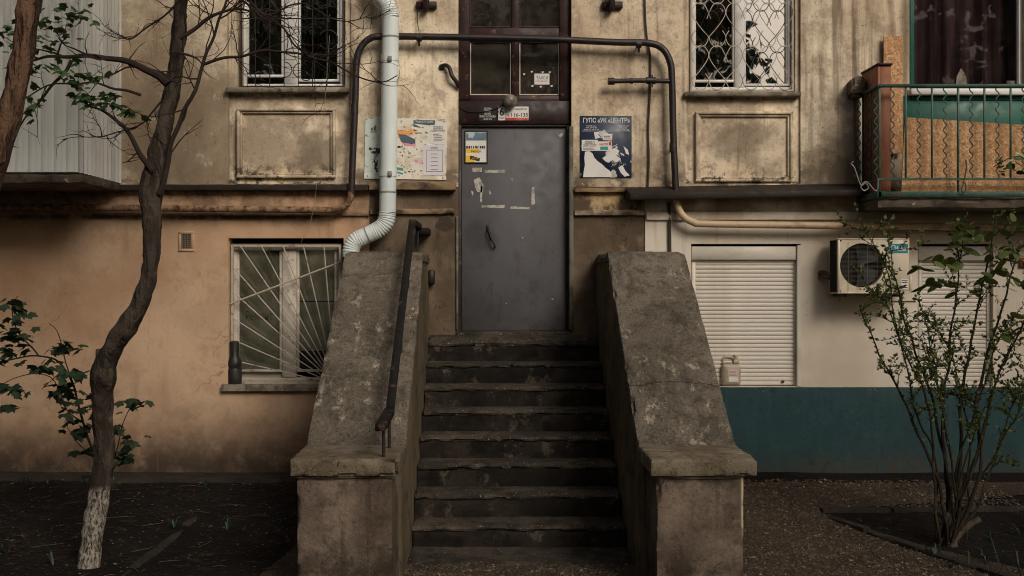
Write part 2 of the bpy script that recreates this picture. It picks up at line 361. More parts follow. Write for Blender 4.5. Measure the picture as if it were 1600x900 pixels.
m_cheek = mat('stair_cheek_render', c(104, 92, 72), .95, [dict(c=c(82, 74, 54), s=2, d=6, st=(1, 1, .3), lo=.4, hi=.6, f=.9), dict(c=c(58, 50, 41), s=5, d=7, lo=.5, hi=.65, f=.8), dict(c=c(134, 120, 96), s=8, d=7, lo=.6, hi=.7, f=.5)], bump=(26, .6, .02), var=.2, spec=.2)
m_ped = mat('pedestal_render', c(122, 108, 95), .92, [dict(c=c(90, 76, 64), s=1.5, d=8, r=.66, lo=.4, hi=.6, f=.85), dict(c=c(70, 59, 49), s=3.6, d=9, r=.72, lo=.47, hi=.62, f=.75), dict(c=c(44, 38, 32), s=4, d=8, r=.7, lo=.38, hi=.58, z=(.5, .12), f=.8),
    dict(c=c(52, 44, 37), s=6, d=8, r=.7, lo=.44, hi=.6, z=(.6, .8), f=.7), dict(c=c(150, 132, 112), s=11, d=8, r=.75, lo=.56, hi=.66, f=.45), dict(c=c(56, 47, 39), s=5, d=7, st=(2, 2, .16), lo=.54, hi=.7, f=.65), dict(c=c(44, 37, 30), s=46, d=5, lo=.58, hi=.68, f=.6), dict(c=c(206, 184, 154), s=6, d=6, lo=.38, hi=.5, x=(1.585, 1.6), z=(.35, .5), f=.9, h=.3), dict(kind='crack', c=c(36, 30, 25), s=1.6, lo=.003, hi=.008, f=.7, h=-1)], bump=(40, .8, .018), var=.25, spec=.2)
m_cap = mat('cap_stone', c(126, 115, 98), .93, [dict(c=c(98, 84, 66), s=3, d=7, lo=.42, hi=.6, f=.8), dict(c=c(66, 58, 46), s=9, d=8, r=.7, lo=.5, hi=.66, f=.75), dict(c=c(190, 176, 150), s=16, d=7, r=.7, lo=.6, hi=.67, f=.6), dict(c=c(88, 88, 64), s=2.4, lo=.55, hi=.66, f=.4), dict(c=c(36, 31, 25), s=40, d=6, lo=.6, hi=.68, f=.7)], bump=(60, .9, .02), var=.2, spec=.2)
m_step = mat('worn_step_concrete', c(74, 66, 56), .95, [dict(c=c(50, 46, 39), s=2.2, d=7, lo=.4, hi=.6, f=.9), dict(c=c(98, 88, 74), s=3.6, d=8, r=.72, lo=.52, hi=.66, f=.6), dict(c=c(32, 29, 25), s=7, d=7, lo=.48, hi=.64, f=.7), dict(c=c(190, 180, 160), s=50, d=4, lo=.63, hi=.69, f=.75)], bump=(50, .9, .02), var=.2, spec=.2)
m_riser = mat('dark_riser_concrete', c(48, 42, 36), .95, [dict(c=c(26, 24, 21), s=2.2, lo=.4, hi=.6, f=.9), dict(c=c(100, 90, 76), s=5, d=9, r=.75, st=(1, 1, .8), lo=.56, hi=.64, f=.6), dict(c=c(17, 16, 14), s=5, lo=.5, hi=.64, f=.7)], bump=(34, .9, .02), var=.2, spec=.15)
m_gaspipe = mat('dark_pipe_paint', c(40, 28, 25), .5, [dict(c=c(26, 19, 17), s=4, lo=.45, hi=.6, f=.8), dict(c=c(96, 58, 40), s=11, d=6, lo=.62, hi=.7, f=.6), dict(c=c(150, 120, 96), s=30, lo=.68, hi=.73, f=.5)], bump=(40, .25, .006), spec=.5)
m_rustpipe = mat('rusty_pipe_paint', c(140, 112, 86), .75, [dict(c=c(88, 62, 46), s=12, d=7, lo=.46, hi=.58, f=.85), dict(c=c(46, 34, 28), s=22, d=6, lo=.52, hi=.64, f=.8), dict(c=c(172, 140, 104), s=6, lo=.6, hi=.7, f=.6)], bump=(40, .5, .01))
m_beigepipe = mat('beige_pipe_paint', c(196, 172, 138), .55, [dict(c=c(150, 120, 90), s=4, lo=.5, hi=.66, f=.7), dict(c=c(110, 78, 54), s=22, lo=.66, hi=.72, f=.6)], bump=(30, .2, .006), spec=.45)
m_zinc = mat('pale_zinc_downpipe', c(214, 221, 217), .5, [dict(c=c(188, 198, 195), s=2, st=(1, 1, .3), lo=.42, hi=.62, f=.7), dict(c=c(120, 118, 108), s=9, st=(1, 1, .4), lo=.62, hi=.76, f=.4)], metal=.0, spec=.5, var=.04)
m_zincdark = mat('downpipe_joint', c(130, 132, 126), .5)
m_maroon = mat('flaking_maroon_paint', c(56, 34, 29), .6, [dict(c=c(34, 22, 20), s=3, lo=.42, hi=.6, f=.8), dict(c=c(160, 104, 74), s=9, d=9, r=.78, lo=.575, hi=.64, f=.7, h=-.5), dict(c=c(30, 20, 18), s=14, lo=.6, hi=.7, f=.7)], bump=(26, .5, .012), spec=.4)
m_maroon2 = mat('dark_maroon_board', c(44, 27, 24), .55, [dict(c=c(34, 21, 20), s=3, lo=.42, hi=.62, f=.8), dict(c=c(110, 66, 48), s=14, lo=.66, hi=.71, f=.6)], bump=(26, .3, .01), spec=.4)
m_door = mat('grey_door_enamel', c(96, 95, 97), .58, [dict(c=c(84, 82, 82), s=1.6, lo=.4, hi=.64, f=.6), dict(c=c(74, 68, 62), s=5, lo=.5, hi=.66, z=(Z(480), Z(520)), f=.7), dict(c=c(72, 70, 70), s=10, st=(1, 1, .3), lo=.58, hi=.72, f=.5), dict(c=c(170, 166, 160), s=44, lo=.745, hi=.76, f=.6), dict(c=c(66, 63, 62), s=6, d=8, r=.7, lo=.52, hi=.68, f=.4), dict(c=c(96, 62, 44), s=9, d=8, r=.72, lo=.54, hi=.62, z=(Z(500), Z(519)), f=.7), dict(c=c(60, 56, 54), s=5, d=7, ell=(X(752), Z(370), .16, .2), lo=.3, hi=1.3, f=.5)], bump=(5, .1, .01), spec=.22, var=.1)
m_doorframe = mat('dark_door_frame', c(58, 50, 46), .6, [dict(c=c(36, 31, 29), s=4, lo=.45, hi=.6, f=.8), dict(c=c(104, 90, 76), s=12, lo=.62, hi=.7, f=.5)], bump=(20, .3, .01))
m_strip = mat('grey_green_trim', c(112, 112, 98), .7, [dict(c=c(78, 74, 62), s=5, lo=.45, hi=.62, f=.8), dict(c=c(60, 48, 40), s=9, lo=.58, hi=.68, f=.7)], bump=(20, .4, .01))
m_scrape = mat('glue_residue', c(182, 176, 164), .9, [dict(c=c(120, 116, 110), s=22, lo=.45, hi=.6, f=.7)], var=.1)
m_black = mat('black_iron', c(30, 27, 25), .55, [dict(c=c(62, 44, 34), s=12, lo=.58, hi=.7, f=.6)], bump=(30, .3, .006), spec=.45)
m_rail = mat('blackened_rail_timber', c(23, 20, 18), .75, [dict(c=c(18, 16, 15), s=5, st=(2, .3, .3), lo=.42, hi=.6, f=.8), dict(c=c(92, 66, 48), s=12, d=7, lo=.58, hi=.66, f=.55)], bump=(26, .5, .01), spec=.25)
m_redbr = mat('red_lead_bracket', c(48, 26, 24), .6, [dict(c=c(26, 19, 18), s=8, lo=.4, hi=.6, f=.8)], bump=(20, .3, .01))
m_pvc = mat('white_window_frame', c(228, 226, 220), .45, [dict(c=c(196, 188, 174), s=6, d=6, lo=.5, hi=.7, f=.5)], spec=.4, var=.05)
m_oldwhite = mat('peeling_white_frame', c(188, 178, 164), .7, [dict(c=c(130, 108, 88), s=14, d=7, lo=.58, hi=.65, f=.7), dict(c=c(84, 66, 52), s=34, lo=.64, hi=.7, f=.6)], bump=(26, .3, .008))
m_sill = mat('grey_sill', c(140, 130, 114), .75, [dict(c=c(84, 74, 62), s=7, lo=.45, hi=.6, f=.8), dict(c=c(50, 42, 35), s=16, lo=.58, hi=.68, f=.7)], bump=(20, .5, .01))
m_room = mat('unlit_room', c(46, 42, 36), .95, [dict(c=c(34, 31, 27), s=2, lo=.4, hi=.6)], var=0)
m_curtain = mat('patterned_lace_curtain', c(26, 22, 20), .95, [dict(c=c(84, 70, 63), s=7, st=(1, 1, .5), lo=.6, hi=.64, f=.7), dict(c=c(16, 14, 13), s=4, lo=.45, hi=.6, f=.7)], var=0)
m_drape = mat('dark_purple_drape', c(104, 80, 80), .9, [dict(c=c(48, 36, 38), s=4, st=(2.4, 1, .12), lo=.4, hi=.6, f=.8)], var=0)
m_board = mat('olive_window_board', c(166, 160, 140), .9, [dict(c=c(128, 122, 106), s=2.5, lo=.42, hi=.6, f=.8), dict(c=c(132, 124, 98), s=5, lo=.6, hi=.7, f=.5)], bump=(12, .2, .01))
m_ink2 = mat('faded_stencil_ink', c(112, 107, 90), .9, var=0)
m_glass = glass('window_glass', .05, (.93, .95, .93, 1), .06, .05)
m_glassd = glass('dim_window_glass', -.031, (.93, .93, .93, 1), .05, .05)
m_film = glass('mirror_film_glass', .4, (.5, .5, .5, 1), .05, .04)
m_dusty = glass('dusty_transom_glass', -.02, (.6, .6, .55, 1), .3, .05, .2)
m_grw = mat('pale_grille_steel', c(176, 164, 146), .6, [dict(c=c(112, 88, 68), s=14, lo=.56, hi=.66, f=.7)], spec=.4)
m_grd = mat('dark_grille_steel', c(44, 37, 33), .6, [dict(c=c(74, 50, 38), s=14, lo=.56, hi=.66, f=.6)], spec=.4)
m_shut = mat('roller_shutter_enamel', c(208, 200, 186), .5, [dict(c=c(178, 168, 150), s=1.6, d=7, st=(1, 1, 2), lo=.45, hi=.65, f=.6), dict(c=c(120, 104, 84), s=16, st=(.6, 1, 2), lo=.67, hi=.74, f=.5)], spec=.4, var=.06)
m_siding = mat('white_siding', c(218, 218, 211), .55, [dict(c=c(186, 184, 174), s=2, st=(2, 2, .25), lo=.45, hi=.65, f=.7), dict(c=c(112, 104, 92), s=6, st=(2, 2, .2), lo=.6, hi=.76, f=.5)], bump=(8, .1, .01), spec=.4, var=.08)
m_slab = mat('balcony_slab_concrete', c(94, 84, 70), .92, [dict(c=c(74, 64, 52), s=3, lo=.42, hi=.6, f=.9), dict(c=c(46, 39, 33), s=6, lo=.52, hi=.66, f=.8), dict(c=c(198, 182, 154), s=9, lo=.64, hi=.69, f=.6)], bump=(16, .7, .02))
m_green = mat('green_rail_paint', c(56, 88, 74), .55, [dict(c=c(40, 62, 53), s=5, lo=.45, hi=.6, f=.8), dict(c=c(88, 62, 44), s=14, lo=.6, hi=.67, f=.7), dict(c=c(34, 40, 32), s=9, lo=.58, hi=.68, f=.6)], bump=(40, .4, .006), spec=.4)
m_greenb = mat('green_board_paint', c(32, 92, 77), .5, [dict(c=c(24, 78, 66), s=3, lo=.45, hi=.62, f=.7)], bump=(14, .2, .01), spec=.4)
m_brown = mat('chestnut_board_paint', c(138, 88, 62), .6, [dict(c=c(104, 66, 46), s=4, st=(1, 1, .3), lo=.45, hi=.62, f=.8), dict(c=c(84, 48, 34), s=24, lo=.66, hi=.72, f=.6)], bump=(18, .2, .008))
def osb():
    g = G('strand_board'); cl = c(192, 150, 106); h = None
    for k, (a, sx, sz, col_) in enumerate(((38, .017, .085, c(168, 116, 72)), (-48, .017, .075, c(218, 182, 136)), (80, .015, .08, c(146, 104, 68)), (-12, .017, .085, c(208, 168, 122)), (55, .02, .07, c(186, 134, 86)))):
        n = g.n('ShaderNodeTexNoise'); mp = g.n('ShaderNodeMapping', vector_type='TEXTURE'); g.l(g.co, mp.inputs[0]); mp.inputs[1].default_value = (k * 3.1, 0, k * 1.7); mp.inputs[3].default_value = (sx, 1, sz); mp.inputs[2].default_value = (0, R(a), 0)
        g.l(mp.outputs[0], n.inputs['Vector']); n.inputs['Scale'].default_value = 1.0; n.inputs['Detail'].default_value = 1
        m = g.rng(n.outputs[0], .53, .58); cl = g.mix(g.math('MULTIPLY', m, .8), cl, col_); h = m if h is None else g.math('ADD', h, m)
    cl = g.mix(g.math('MULTIPLY', g.rng(g.noise(2.2, 4), .45, .7), .4), cl, c(150, 104, 66))
    b = g.n('ShaderNodeBsdfPrincipled'); g.l(cl, b.inputs['Base Color']); b.inputs['Roughness'].default_value = .8
    bn = g.n('ShaderNodeBump'); bn.inputs['Strength'].default_value = .3; bn.inputs['Distance'].default_value = .006; g.l(h, bn.inputs['Height']); g.l(bn.outputs[0], b.inputs['Normal'])
    g.l(b.outputs[0], g.out.inputs[0]); return g.m
m_osb = osb()
m_bark = mat('grey_brown_bark', c(76, 64, 52), .95, [dict(c=c(48, 40, 33), s=14, st=(1, 1, .25), lo=.42, hi=.6, f=.9, h=-.6), dict(c=c(104, 92, 74), s=9, lo=.58, hi=.7, f=.5), dict(c=c(30, 26, 22), s=5, st=(1, 1, 2.5), lo=.6, hi=.7, f=.6)], bump=(40, .9, .02), var=.2, spec=.15)
m_barklime = mat('limewashed_bark', c(70, 62, 54), .95, [dict(c=c(48, 40, 33), s=14, st=(1, 1, .25), lo=.42, hi=.6, f=.9, h=-.6), dict(c=c(104, 92, 74), s=9, lo=.58, hi=.7, f=.5),
    dict(c=c(158, 150, 136), s=70, d=5, st=(1, 1, .4), lo=.38, hi=.54, z=(.57, .5), f=.9, h=.4), dict(c=c(104, 94, 80), s=30, d=7, r=.7, st=(1, 1, .4), lo=.46, hi=.66, z=(.6, .4), f=.55)], bump=(40, .9, .02), var=.2, spec=.15)
m_bark2 = mat('reddish_brown_bark', c(104, 80, 62), .95, [dict(c=c(62, 47, 38), s=10, st=(1.4, 1.4, .22), lo=.42, hi=.58, f=.95, h=-.8), dict(c=c(134, 108, 84), s=16, st=(1, 1, .3), lo=.58, hi=.7, f=.5)], bump=(30, 1.0, .03), var=.2, spec=.15)
m_twig = mat('thin_twig_bark', c(48, 40, 35), .9, [dict(c=c(46, 36, 30), s=20, lo=.45, hi=.6, f=.7)], spec=.2)
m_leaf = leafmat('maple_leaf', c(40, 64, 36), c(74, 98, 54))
m_leafd = leafmat('dark_maple_leaf', c(36, 52, 38), c(56, 74, 50))  # darker, duller greens for the sapling, grass, weeds and yard tree crowns
m_leafb = leafmat('bush_leaf', c(58, 74, 38), c(108, 118, 62))
m_leafp = leafmat('pale_new_leaf', c(190, 205, 150), c(225, 232, 196))
m_stem = mat('bush_stem_bark', c(46, 39, 30), .9, [dict(c=c(40, 34, 26), s=14, lo=.45, hi=.6, f=.8), dict(c=c(72, 74, 46), s=5, lo=.5, hi=.66, f=.6)], bump=(30, .4, .008), spec=.2)
m_stub = mat('bare_split_wood', c(84, 73, 60), .9, [dict(c=c(50, 42, 34), s=22, d=6, st=(1, 1, .3), lo=.45, hi=.6, f=.8)], bump=(26, .6, .01))
m_soil = mat('dark_soil', c(32, 28, 25), .97, [dict(c=c(24, 21, 18), s=1.2, lo=.4, hi=.62, f=.9), dict(c=c(58, 49, 39), s=9, lo=.56, hi=.68, f=.6), dict(c=c(22, 19, 16), s=20, lo=.52, hi=.64, f=.7), dict(c=c(140, 126, 104), s=60, lo=.7, hi=.74, f=.5)], bump=(26, 1.0, .04), var=.25, spec=.1)
m_gravel = mat('brown_gravel_path', c(76, 66, 54), .95, [dict(c=c(58, 48, 38), s=1.6, lo=.42, hi=.62, f=.8), dict(c=c(44, 37, 30), s=55, lo=.5, hi=.58, f=.8), dict(c=c(142, 124, 100), s=70, lo=.6, hi=.66, f=.8), dict(c=c(190, 176, 152), s=110, lo=.68, hi=.71, f=.7)], bump=(90, 1.0, .02), var=.2, spec=.15)
m_peb = mat('pebbles', c(88, 78, 65), .9, [dict(c=c(62, 52, 42), s=12, lo=.4, hi=.6, f=.9), dict(c=c(160, 144, 118), s=25, lo=.58, hi=.66, f=.8)], spec=.2)
m_litter = mat('dry_leaf_litter', c(54, 46, 37), .95, [dict(c=c(32, 27, 22), s=9, lo=.4, hi=.6, f=.9), dict(c=c(150, 138, 118), s=30, d=2, lo=.6, hi=.66, f=.85)], spec=.15)
m_kerb = mat('old_kerb_concrete', c(56, 51, 44), .95, [dict(c=c(44, 40, 35), s=4, lo=.42, hi=.6, f=.9), dict(c=c(40, 36, 30), s=9, lo=.55, hi=.66, f=.7)], bump=(26, .8, .02), spec=.15)
m_paper = mat('white_paper', c(222, 219, 212), .85, [dict(c=c(196, 190, 178), s=4, lo=.5, hi=.7, f=.5)], var=.04)
m_paper2 = mat('lilac_white_paper', c(216, 212, 216), .85, var=.04)
m_nb = mat('worn_notice_panel', c(224, 218, 202), .8, [dict(c=c(196, 182, 154), s=7, d=7, lo=.48, hi=.62, f=.7), dict(c=c(140, 104, 70), s=12, d=8, r=.7, lo=.6, hi=.64, x=(X(618), X(625)), f=.75), dict(c=c(206, 220, 214), s=2, lo=.3, hi=.5, x=(X(604), X(590)), f=.8),
    dict(c=c(70, 70, 70), s=24, d=6, lo=.61, hi=.65, f=.75), dict(c=c(230, 170, 176), s=12, d=6, ell=(X(650), Z(253), .07, .04), lo=.5, hi=.7, amp=4, f=.8), dict(c=c(30, 34, 38), s=13, d=7, ell=(X(590), Z(245), .08, .16), lo=.2, hi=.25, amp=5, f=.95), dict(c=c(232, 196, 126), s=8, d=6, ell=(X(635), Z(207), .12, .04), lo=.6, hi=.8, f=.8), dict(c=c(236, 232, 222), s=9, d=6, lo=.6, hi=.64, f=.8)], var=.04)
m_navy = mat('torn_navy_notice_board', c(36, 48, 70), .5, [dict(c=c(24, 32, 48), s=3, lo=.42, hi=.6, f=.7),
    dict(c=c(212, 206, 196), s=7, d=8, r=.7, dist=.6, ell=(X(958), Z(246), .17, .17), lo=.1, hi=.16, amp=6.5, f=.97), dict(c=c(196, 196, 192), s=14, d=8, lo=.62, hi=.64, z=(Z(215), Z(222)), f=.9), dict(c=c(196, 194, 188), s=13, d=7, ell=(X(940), Z(212), .1, .05), lo=.6, hi=.64, amp=5, f=.9)], spec=.4, var=.05)
m_ink = mat('black_print', c(44, 42, 44), .8, var=0); m_grey = mat('grey_print', c(140, 136, 138), .85, var=0); m_wink = mat('white_print', c(214, 212, 206), .8, var=0)
m_yel = mat('yellow_print', c(232, 186, 60), .8, var=.05); m_blue = mat('blue_grey_print', c(104, 128, 140), .8, [dict(c=c(190, 206, 206), s=16, lo=.5, hi=.56, f=.8)], var=.05); m_slate = mat('slate_print', c(84, 96, 106), .8, [dict(c=c(150, 156, 158), s=14, lo=.6, hi=.66, f=.7)], var=.08)
m_redp = mat('red_print', c(190, 60, 50), .8, var=.05); m_tealp = mat('teal_print', c(70, 150, 140), .8, var=.05); m_orange = mat('orange_print', c(226, 160, 92), .8, var=.08); m_pink = mat('pink_print', c(228, 150, 166), .8, var=.1)
m_signb = mat('black_sign_plate', c(34, 31, 30), .55, var=.05); m_globe = mat('dusty_lamp_glass', c(132, 120, 106), .45, [dict(c=c(84, 74, 64), s=14, lo=.45, hi=.62, f=.8)], spec=.5)
m_ac = mat('aged_white_casing', c(206, 194, 170), .45, [dict(c=c(176, 160, 132), s=3, lo=.45, hi=.65, f=.6), dict(c=c(120, 92, 66), s=20, lo=.69, hi=.74, f=.5)], spec=.4, var=.05)
m_acside = mat('dark_condenser_fins', c(40, 46, 44), .7); m_acin = mat('fan_well_black', c(22, 22, 21), .8, var=0); m_fan = mat('fan_blade_plastic', c(30, 29, 28), .6, var=0)
m_guard = mat('guard_wire', c(120, 112, 98), .6, var=0)
m_acteal = mat('teal_label', c(44, 128, 142), .5, var=.03)
m_jug = mat('cloudy_plastic', c(172, 158, 138), .5, [dict(c=c(140, 124, 104), s=6, lo=.45, hi=.65, f=.6)], spec=.4, var=.06)
m_can = mat('dark_canister', c(38, 36, 34), .5, [dict(c=c(60, 52, 44), s=12, lo=.55, hi=.66, f=.6)], spec=.4)
m_cable = mat('cable_sheath', c(62, 58, 46), .7); m_wire = mat('galvanised_wire', c(140, 140, 128), .5, metal=.4); m_grate = mat('vent_grate', c(112, 98, 80), .7)
m_blush = mat('pinkish_label_paper', c(206, 184, 176), .8, var=.05)
m_alarm = mat('red_alarm_box', c(150, 60, 48), .5)

# ------------------------------------------------------------------ ground
STX0, STX1 = -1.28, 1.69                              # outer sides of the stair
def gz(x, y):
    t = min(1, max(0, (y - 8.0) / 2.5)); k = .16 * t * t * (3 - 2 * t)
    return k + .012 * N((x, y, 0), 1.3) + .006 * N((x, y, 0), 5)
def axis(lo, hi, fine0, fine1, df, dc):
    v = []; t = lo
    while t < hi: v.append(t); t += df if fine0 <= t < fine1 else dc
    v.append(hi); return v
mb = MB(); xs = axis(-110, 110, -6, 6, .12, 4); ys = axis(-110, 40, 6.4, 10.8, .1, 3)
mb.add([(x, y, gz(x, y) if 6 < y < 11 and abs(x) < 8 else (.16 if y >= 11 else 0)) for y in ys for x in xs],
       [(j * len(xs) + i, j * len(xs) + i + 1, (j + 1) * len(xs) + i + 1, (j + 1) * len(xs) + i) for j in range(len(ys) - 1) for i in range(len(xs) - 1)], True)
tag(mb.build('ground', m_soil, fixn=False), 'dark bare soil yard in front of the building', None, None, 'structure')
def strip(outline, name, m, label, lift):              # a draped sheet, outline = list of (y, xleft, xright)
    mb = MB(); n = 26; rows = []
    for (ya, a0, a1), (yb, b0, b1) in zip(outline, outline[1:]):
        k = max(1, int(abs(yb - ya) / .1))
        rows += [(ya + (yb - ya) * t / k, a0 + (b0 - a0) * t / k, a1 + (b1 - a1) * t / k) for t in range(k)]
    rows.append(outline[-1])
    mb.add([(a + (b - a) * i / n, y, gz(a + (b - a) * i / n, y) + lift) for y, a, b in rows for i in range(n + 1)],
           [(j * (n + 1) + i, j * (n + 1) + i + 1, (j + 1) * (n + 1) + i + 1, (j + 1) * (n + 1) + i) for j in range(len(rows) - 1) for i in range(n)], True)
    return tag(mb.build(name, m, fixn=False), label, None, None, 'structure')
strip([(2, -1.6, 4.4), (6.5, -1.6, 4.2), (7.3, -1.6, 3.95), (8.2, -1.5, 3.35), (9.2, -1.4, 2.75), (9.6, -1.35, 4.4), (10.1, -1.35, 7.5)], 'gravel_path', m_gravel, 'brown gravel path at the foot of the stair', .006)
mb = stone(-.62, 1.04, 7.72, 8.35, -.2, .02, .04, .008, .02, .03, 3)
tag(mb.build('concrete_pad', m_step), 'worn concrete pad below the lowest step', None, None, 'structure')
for nm, x0, x1 in (('house_apron', -9, -1.3),):
    mb = stone(x0, x1, 10.1, 10.66, -.05, .17, .12, .012, .02, .03, 8)
    tag(mb.build(nm, m_kerb), 'cracked concrete apron strip along the wall base', None, None, 'structure')
# kerb stones round the flower beds
def kerb(x0, y0, x1, y1, n, label, hk=.035):
    t = thing('kerb', ((x0 + x1) / 2, (y0 + y1) / 2, 0), label, 'kerb', 'kerbs around the flower beds')
    d = Vector((x1 - x0, y1 - y0, 0)); L = d.length / n; a = math.atan2(d.y, d.x)
    for i in range(n):
        p = Vector((x0, y0, 0)) + d * ((i + .5) / n); M = Matrix.Translation((p.x, p.y, gz(p.x, p.y))) @ Matrix.Rotation(a + rng.uniform(-.02, .02), 4, 'Z')
        stone(-L / 2 + .006, L / 2 - .006, -.045, .045, -.15, hk + rng.uniform(-.012, .012), .05, .005, .012, .02, i * 3.3 + x0, fn=lambda q: M @ q).build('kerb_stone', m_kerb, t)
kerb(2.78, 9.2, 4.6, 9.25, 3, 'low concrete kerb of the right bed running parallel to the wall')
kerb(2.78, 9.12, 3.62, 7.1, 4, 'low concrete kerb of the right bed running towards the viewer beside gravel')
kerb(-2.55, 7.1, -2.45, 9.4, 4, 'low dark kerb on the left beside the limewashed tree', .012)

# ------------------------------------------------------------------ the apartment building
B = thing('apartment_building', (0, WY, .16), 'weathered cream and peach plaster apartment block with a central grey entrance door', 'building')
DX0, DX1 = X(716), X(893)
ZTOP = 8.2
LW = (X(377), X(539), Z(139), Z(-190)); RW = (X(1078), X(1244), Z(144), Z(-190))
LBAY = (X(357), X(549), Z(287), Z(-215)); RBAY = (X(1071), X(1251), Z(287), Z(-215))
BW = (X(1421), X(1600), 2.85, Z(-120))
up = sheet(-11, 12, ZL, ZTOP, [LBAY + (.035,), RBAY + (.035,), (DX0, DX1, ZL - .1, Z(-190)), BW], ends=False)
up.build('upper_wall', m_upper, B)
for bay, win in ((LBAY, LW), (RBAY, RW)):
    sheet(bay[0], bay[1], bay[2], bay[3], [win], Y=WY + .035, depth=.05, rdepth=.12).build('window_bay', m_upper, B)
LWIN = (X(357), X(537), Z(606), Z(372))
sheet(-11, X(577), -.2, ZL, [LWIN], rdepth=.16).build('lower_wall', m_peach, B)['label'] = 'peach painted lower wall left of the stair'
sheet(X(577), X(1008), -.2, ZL, [(DX0, DX1, 1.5, ZL + .1)], Y=WY + .012, rdepth=.15, ends=False).build('entrance_wall', m_portal, B)['label'] = 'bare grey brown plaster around the entrance door'
SW1 = (X(1080), X(1251), Z(604), Z(381)); SW2 = (X(1434), X(1552), Z(604), Z(381))
sheet(X(1008), 12, Z(605), ZL, [SW1, SW2], rdepth=.15).build('lower_wall', m_white, B)['label'] = 'white painted lower wall right of the stair'
mb = stone(X(1008), 12, WY - .008, WY + .3, -.2, Z(604.6), .07, .0035, .003, .012, 77); mb.build('plinth', m_teal, B)['label'] = 'dark teal painted plinth below the white wall'
# roof slab and side walls so the block is solid
mb = MB(); mb.box(-11, 12, WY - .3, WY + 6, ZTOP, ZTOP + .2); mb.build('roof', m_slab, B)
mb = MB(); mb.box(-11.2, -11, WY, WY + 6, 0, ZTOP); mb.box(12, 12.2, WY, WY + 6, 0, ZTOP); mb.box(-11.2, 12.2, WY + 6, WY + 6.2, 0, ZTOP); mb.build('rear_wall', m_upper, B)
# string courses and ledges
stone(-9, X(577), WY - .10, WY + .01, Z(299), Z(289), .09, .004, .004, .02, 1).build('ledge', m_tin, B)
stone(X(578), X(713), WY - .09, WY + .03, Z(298), Z(285), .04, .005, .006, .03, 2).build('ledge', m_lip, B)
stone(X(897), X(1008), WY - .05, WY + .03, Z(301), Z(293), .04, .005, .006, .03, 2).build('ledge', m_lip, B)
mb = MB()
a, b_ = X(984, 10.36), X(1400, 10.36); za, zb = Z(313, 10.36), Z(305, 10.36)
mb.add([(a, 10.36, za), (b_, 10.36, zb), (b_, 10.36, zb + .055), (a, 10.36, za + .07), (a - .02, 10.61, za + .02), (b_, 10.61, zb + .05), (b_, 10.61, zb + .14), (a - .02, 10.61, za + .15)],
       [(0, 1, 2, 3), (3, 2, 6, 7), (0, 4, 5, 1), (0, 3, 7, 4), (1, 5, 6, 2), (4, 7, 6, 5)])
mb.build('sheet_metal_ledge', m_tin, B, bevel=.006)
stone(-9, X(577), WY - .035, WY + .01, Z(338), Z(326), .09, .003, .006, .01, 4).build('moulding', m_peach, B)
stone(X(578), X(712), WY - .03, WY + .03, Z(335), Z(326), .05, .003, .006, .02, 5).build('moulding', m_lip, B)
stone(X(897), X(1007), WY - .03, WY + .03, Z(337), Z(328), .05, .003, .006, .02, 6).build('moulding', m_upper, B)
stone(X(1009), X(1437), WY - .035, WY + .01, Z(344), Z(331), .09, .003, .005, .008, 7).build('moulding', m_white, B)
# raised frames on the aprons under the upper windows
for (x0, y0, x1, y1, ow) in ((370, 169, 524, 278, (357, 549)), (1087, 174, 1239, 284, (1071, 1251))):
    yb = WY + .035
    mb = MB(); mb.box(X(ow[0]) + .002, X(ow[1]) - .002, yb - .004, yb + .02, Z(286.5), Z(y0 - 18)); o = mb.build('apron_panel', m_panel, B)
    fr = MB()
    for k, (d, h) in enumerate(((0, .045), (.028, .026))):
        X0, X1, Z0, Z1 = X(x0) + d, X(x1) - d, Z(y1) + d, Z(y0) - d; t = .028 if k == 0 else .022
        y = yb - .004 - h
        fr.box(X0, X1, y, yb, Z1 - t, Z1); fr.box(X0, X1, y, yb, Z0, Z0 + t); fr.box(X0, X0 + t, y, yb, Z0 + t, Z1 - t); fr.box(X1 - t, X1, y, yb, Z0 + t, Z1 - t)
    fr.build('panel_moulding', m_panel, o, bevel=.004)

def frame_rect(mb, x0, y0, x1, y1, wpx, Yf, Yb):
    mb.pbox(x0, y0, x1, y0 + wpx, Yf, Yb); mb.pbox(x0, y1 - wpx, x1, y1, Yf, Yb); mb.pbox(x0, y0 + wpx, x0 + wpx, y1 - wpx, Yf, Yb); mb.pbox(x1 - wpx, y0 + wpx, x1, y1 - wpx, Yf, Yb)
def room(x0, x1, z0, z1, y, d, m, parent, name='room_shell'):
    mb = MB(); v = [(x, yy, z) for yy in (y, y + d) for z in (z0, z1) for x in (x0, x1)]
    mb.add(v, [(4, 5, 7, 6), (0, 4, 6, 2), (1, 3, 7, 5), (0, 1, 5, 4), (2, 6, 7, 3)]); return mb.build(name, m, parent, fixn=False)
def window(px, Yf, mull, wpx, panes, frame_m, glass_ms, label=None):
    x0, y0, x1, y1 = px
    mb = MB(); frame_rect(mb, x0, y0, x1, y1, wpx, Yf, Yf + .07)
    for m0, m1 in mull: mb.pbox(m0, y0 + wpx, m1, y1 - wpx, Yf - .008, Yf + .06)
    wo_ = mb.build('window', frame_m, B, bevel=.003)
    if label: wo_['label'] = label
    for i, (a, b, d, e) in enumerate(panes):
        s = MB(); frame_rect(s, a - 3.2, b - 3.2, d + 3.2, e + 3.2, 3.6, Yf + .006, Yf + .05); s.build('sash', frame_m, wo_, bevel=.002)
        g = MB(); g.pbox(a, b, d, e, Yf + .03, Yf + .036); g.build('pane', glass_ms[i], wo_)
    return wo_
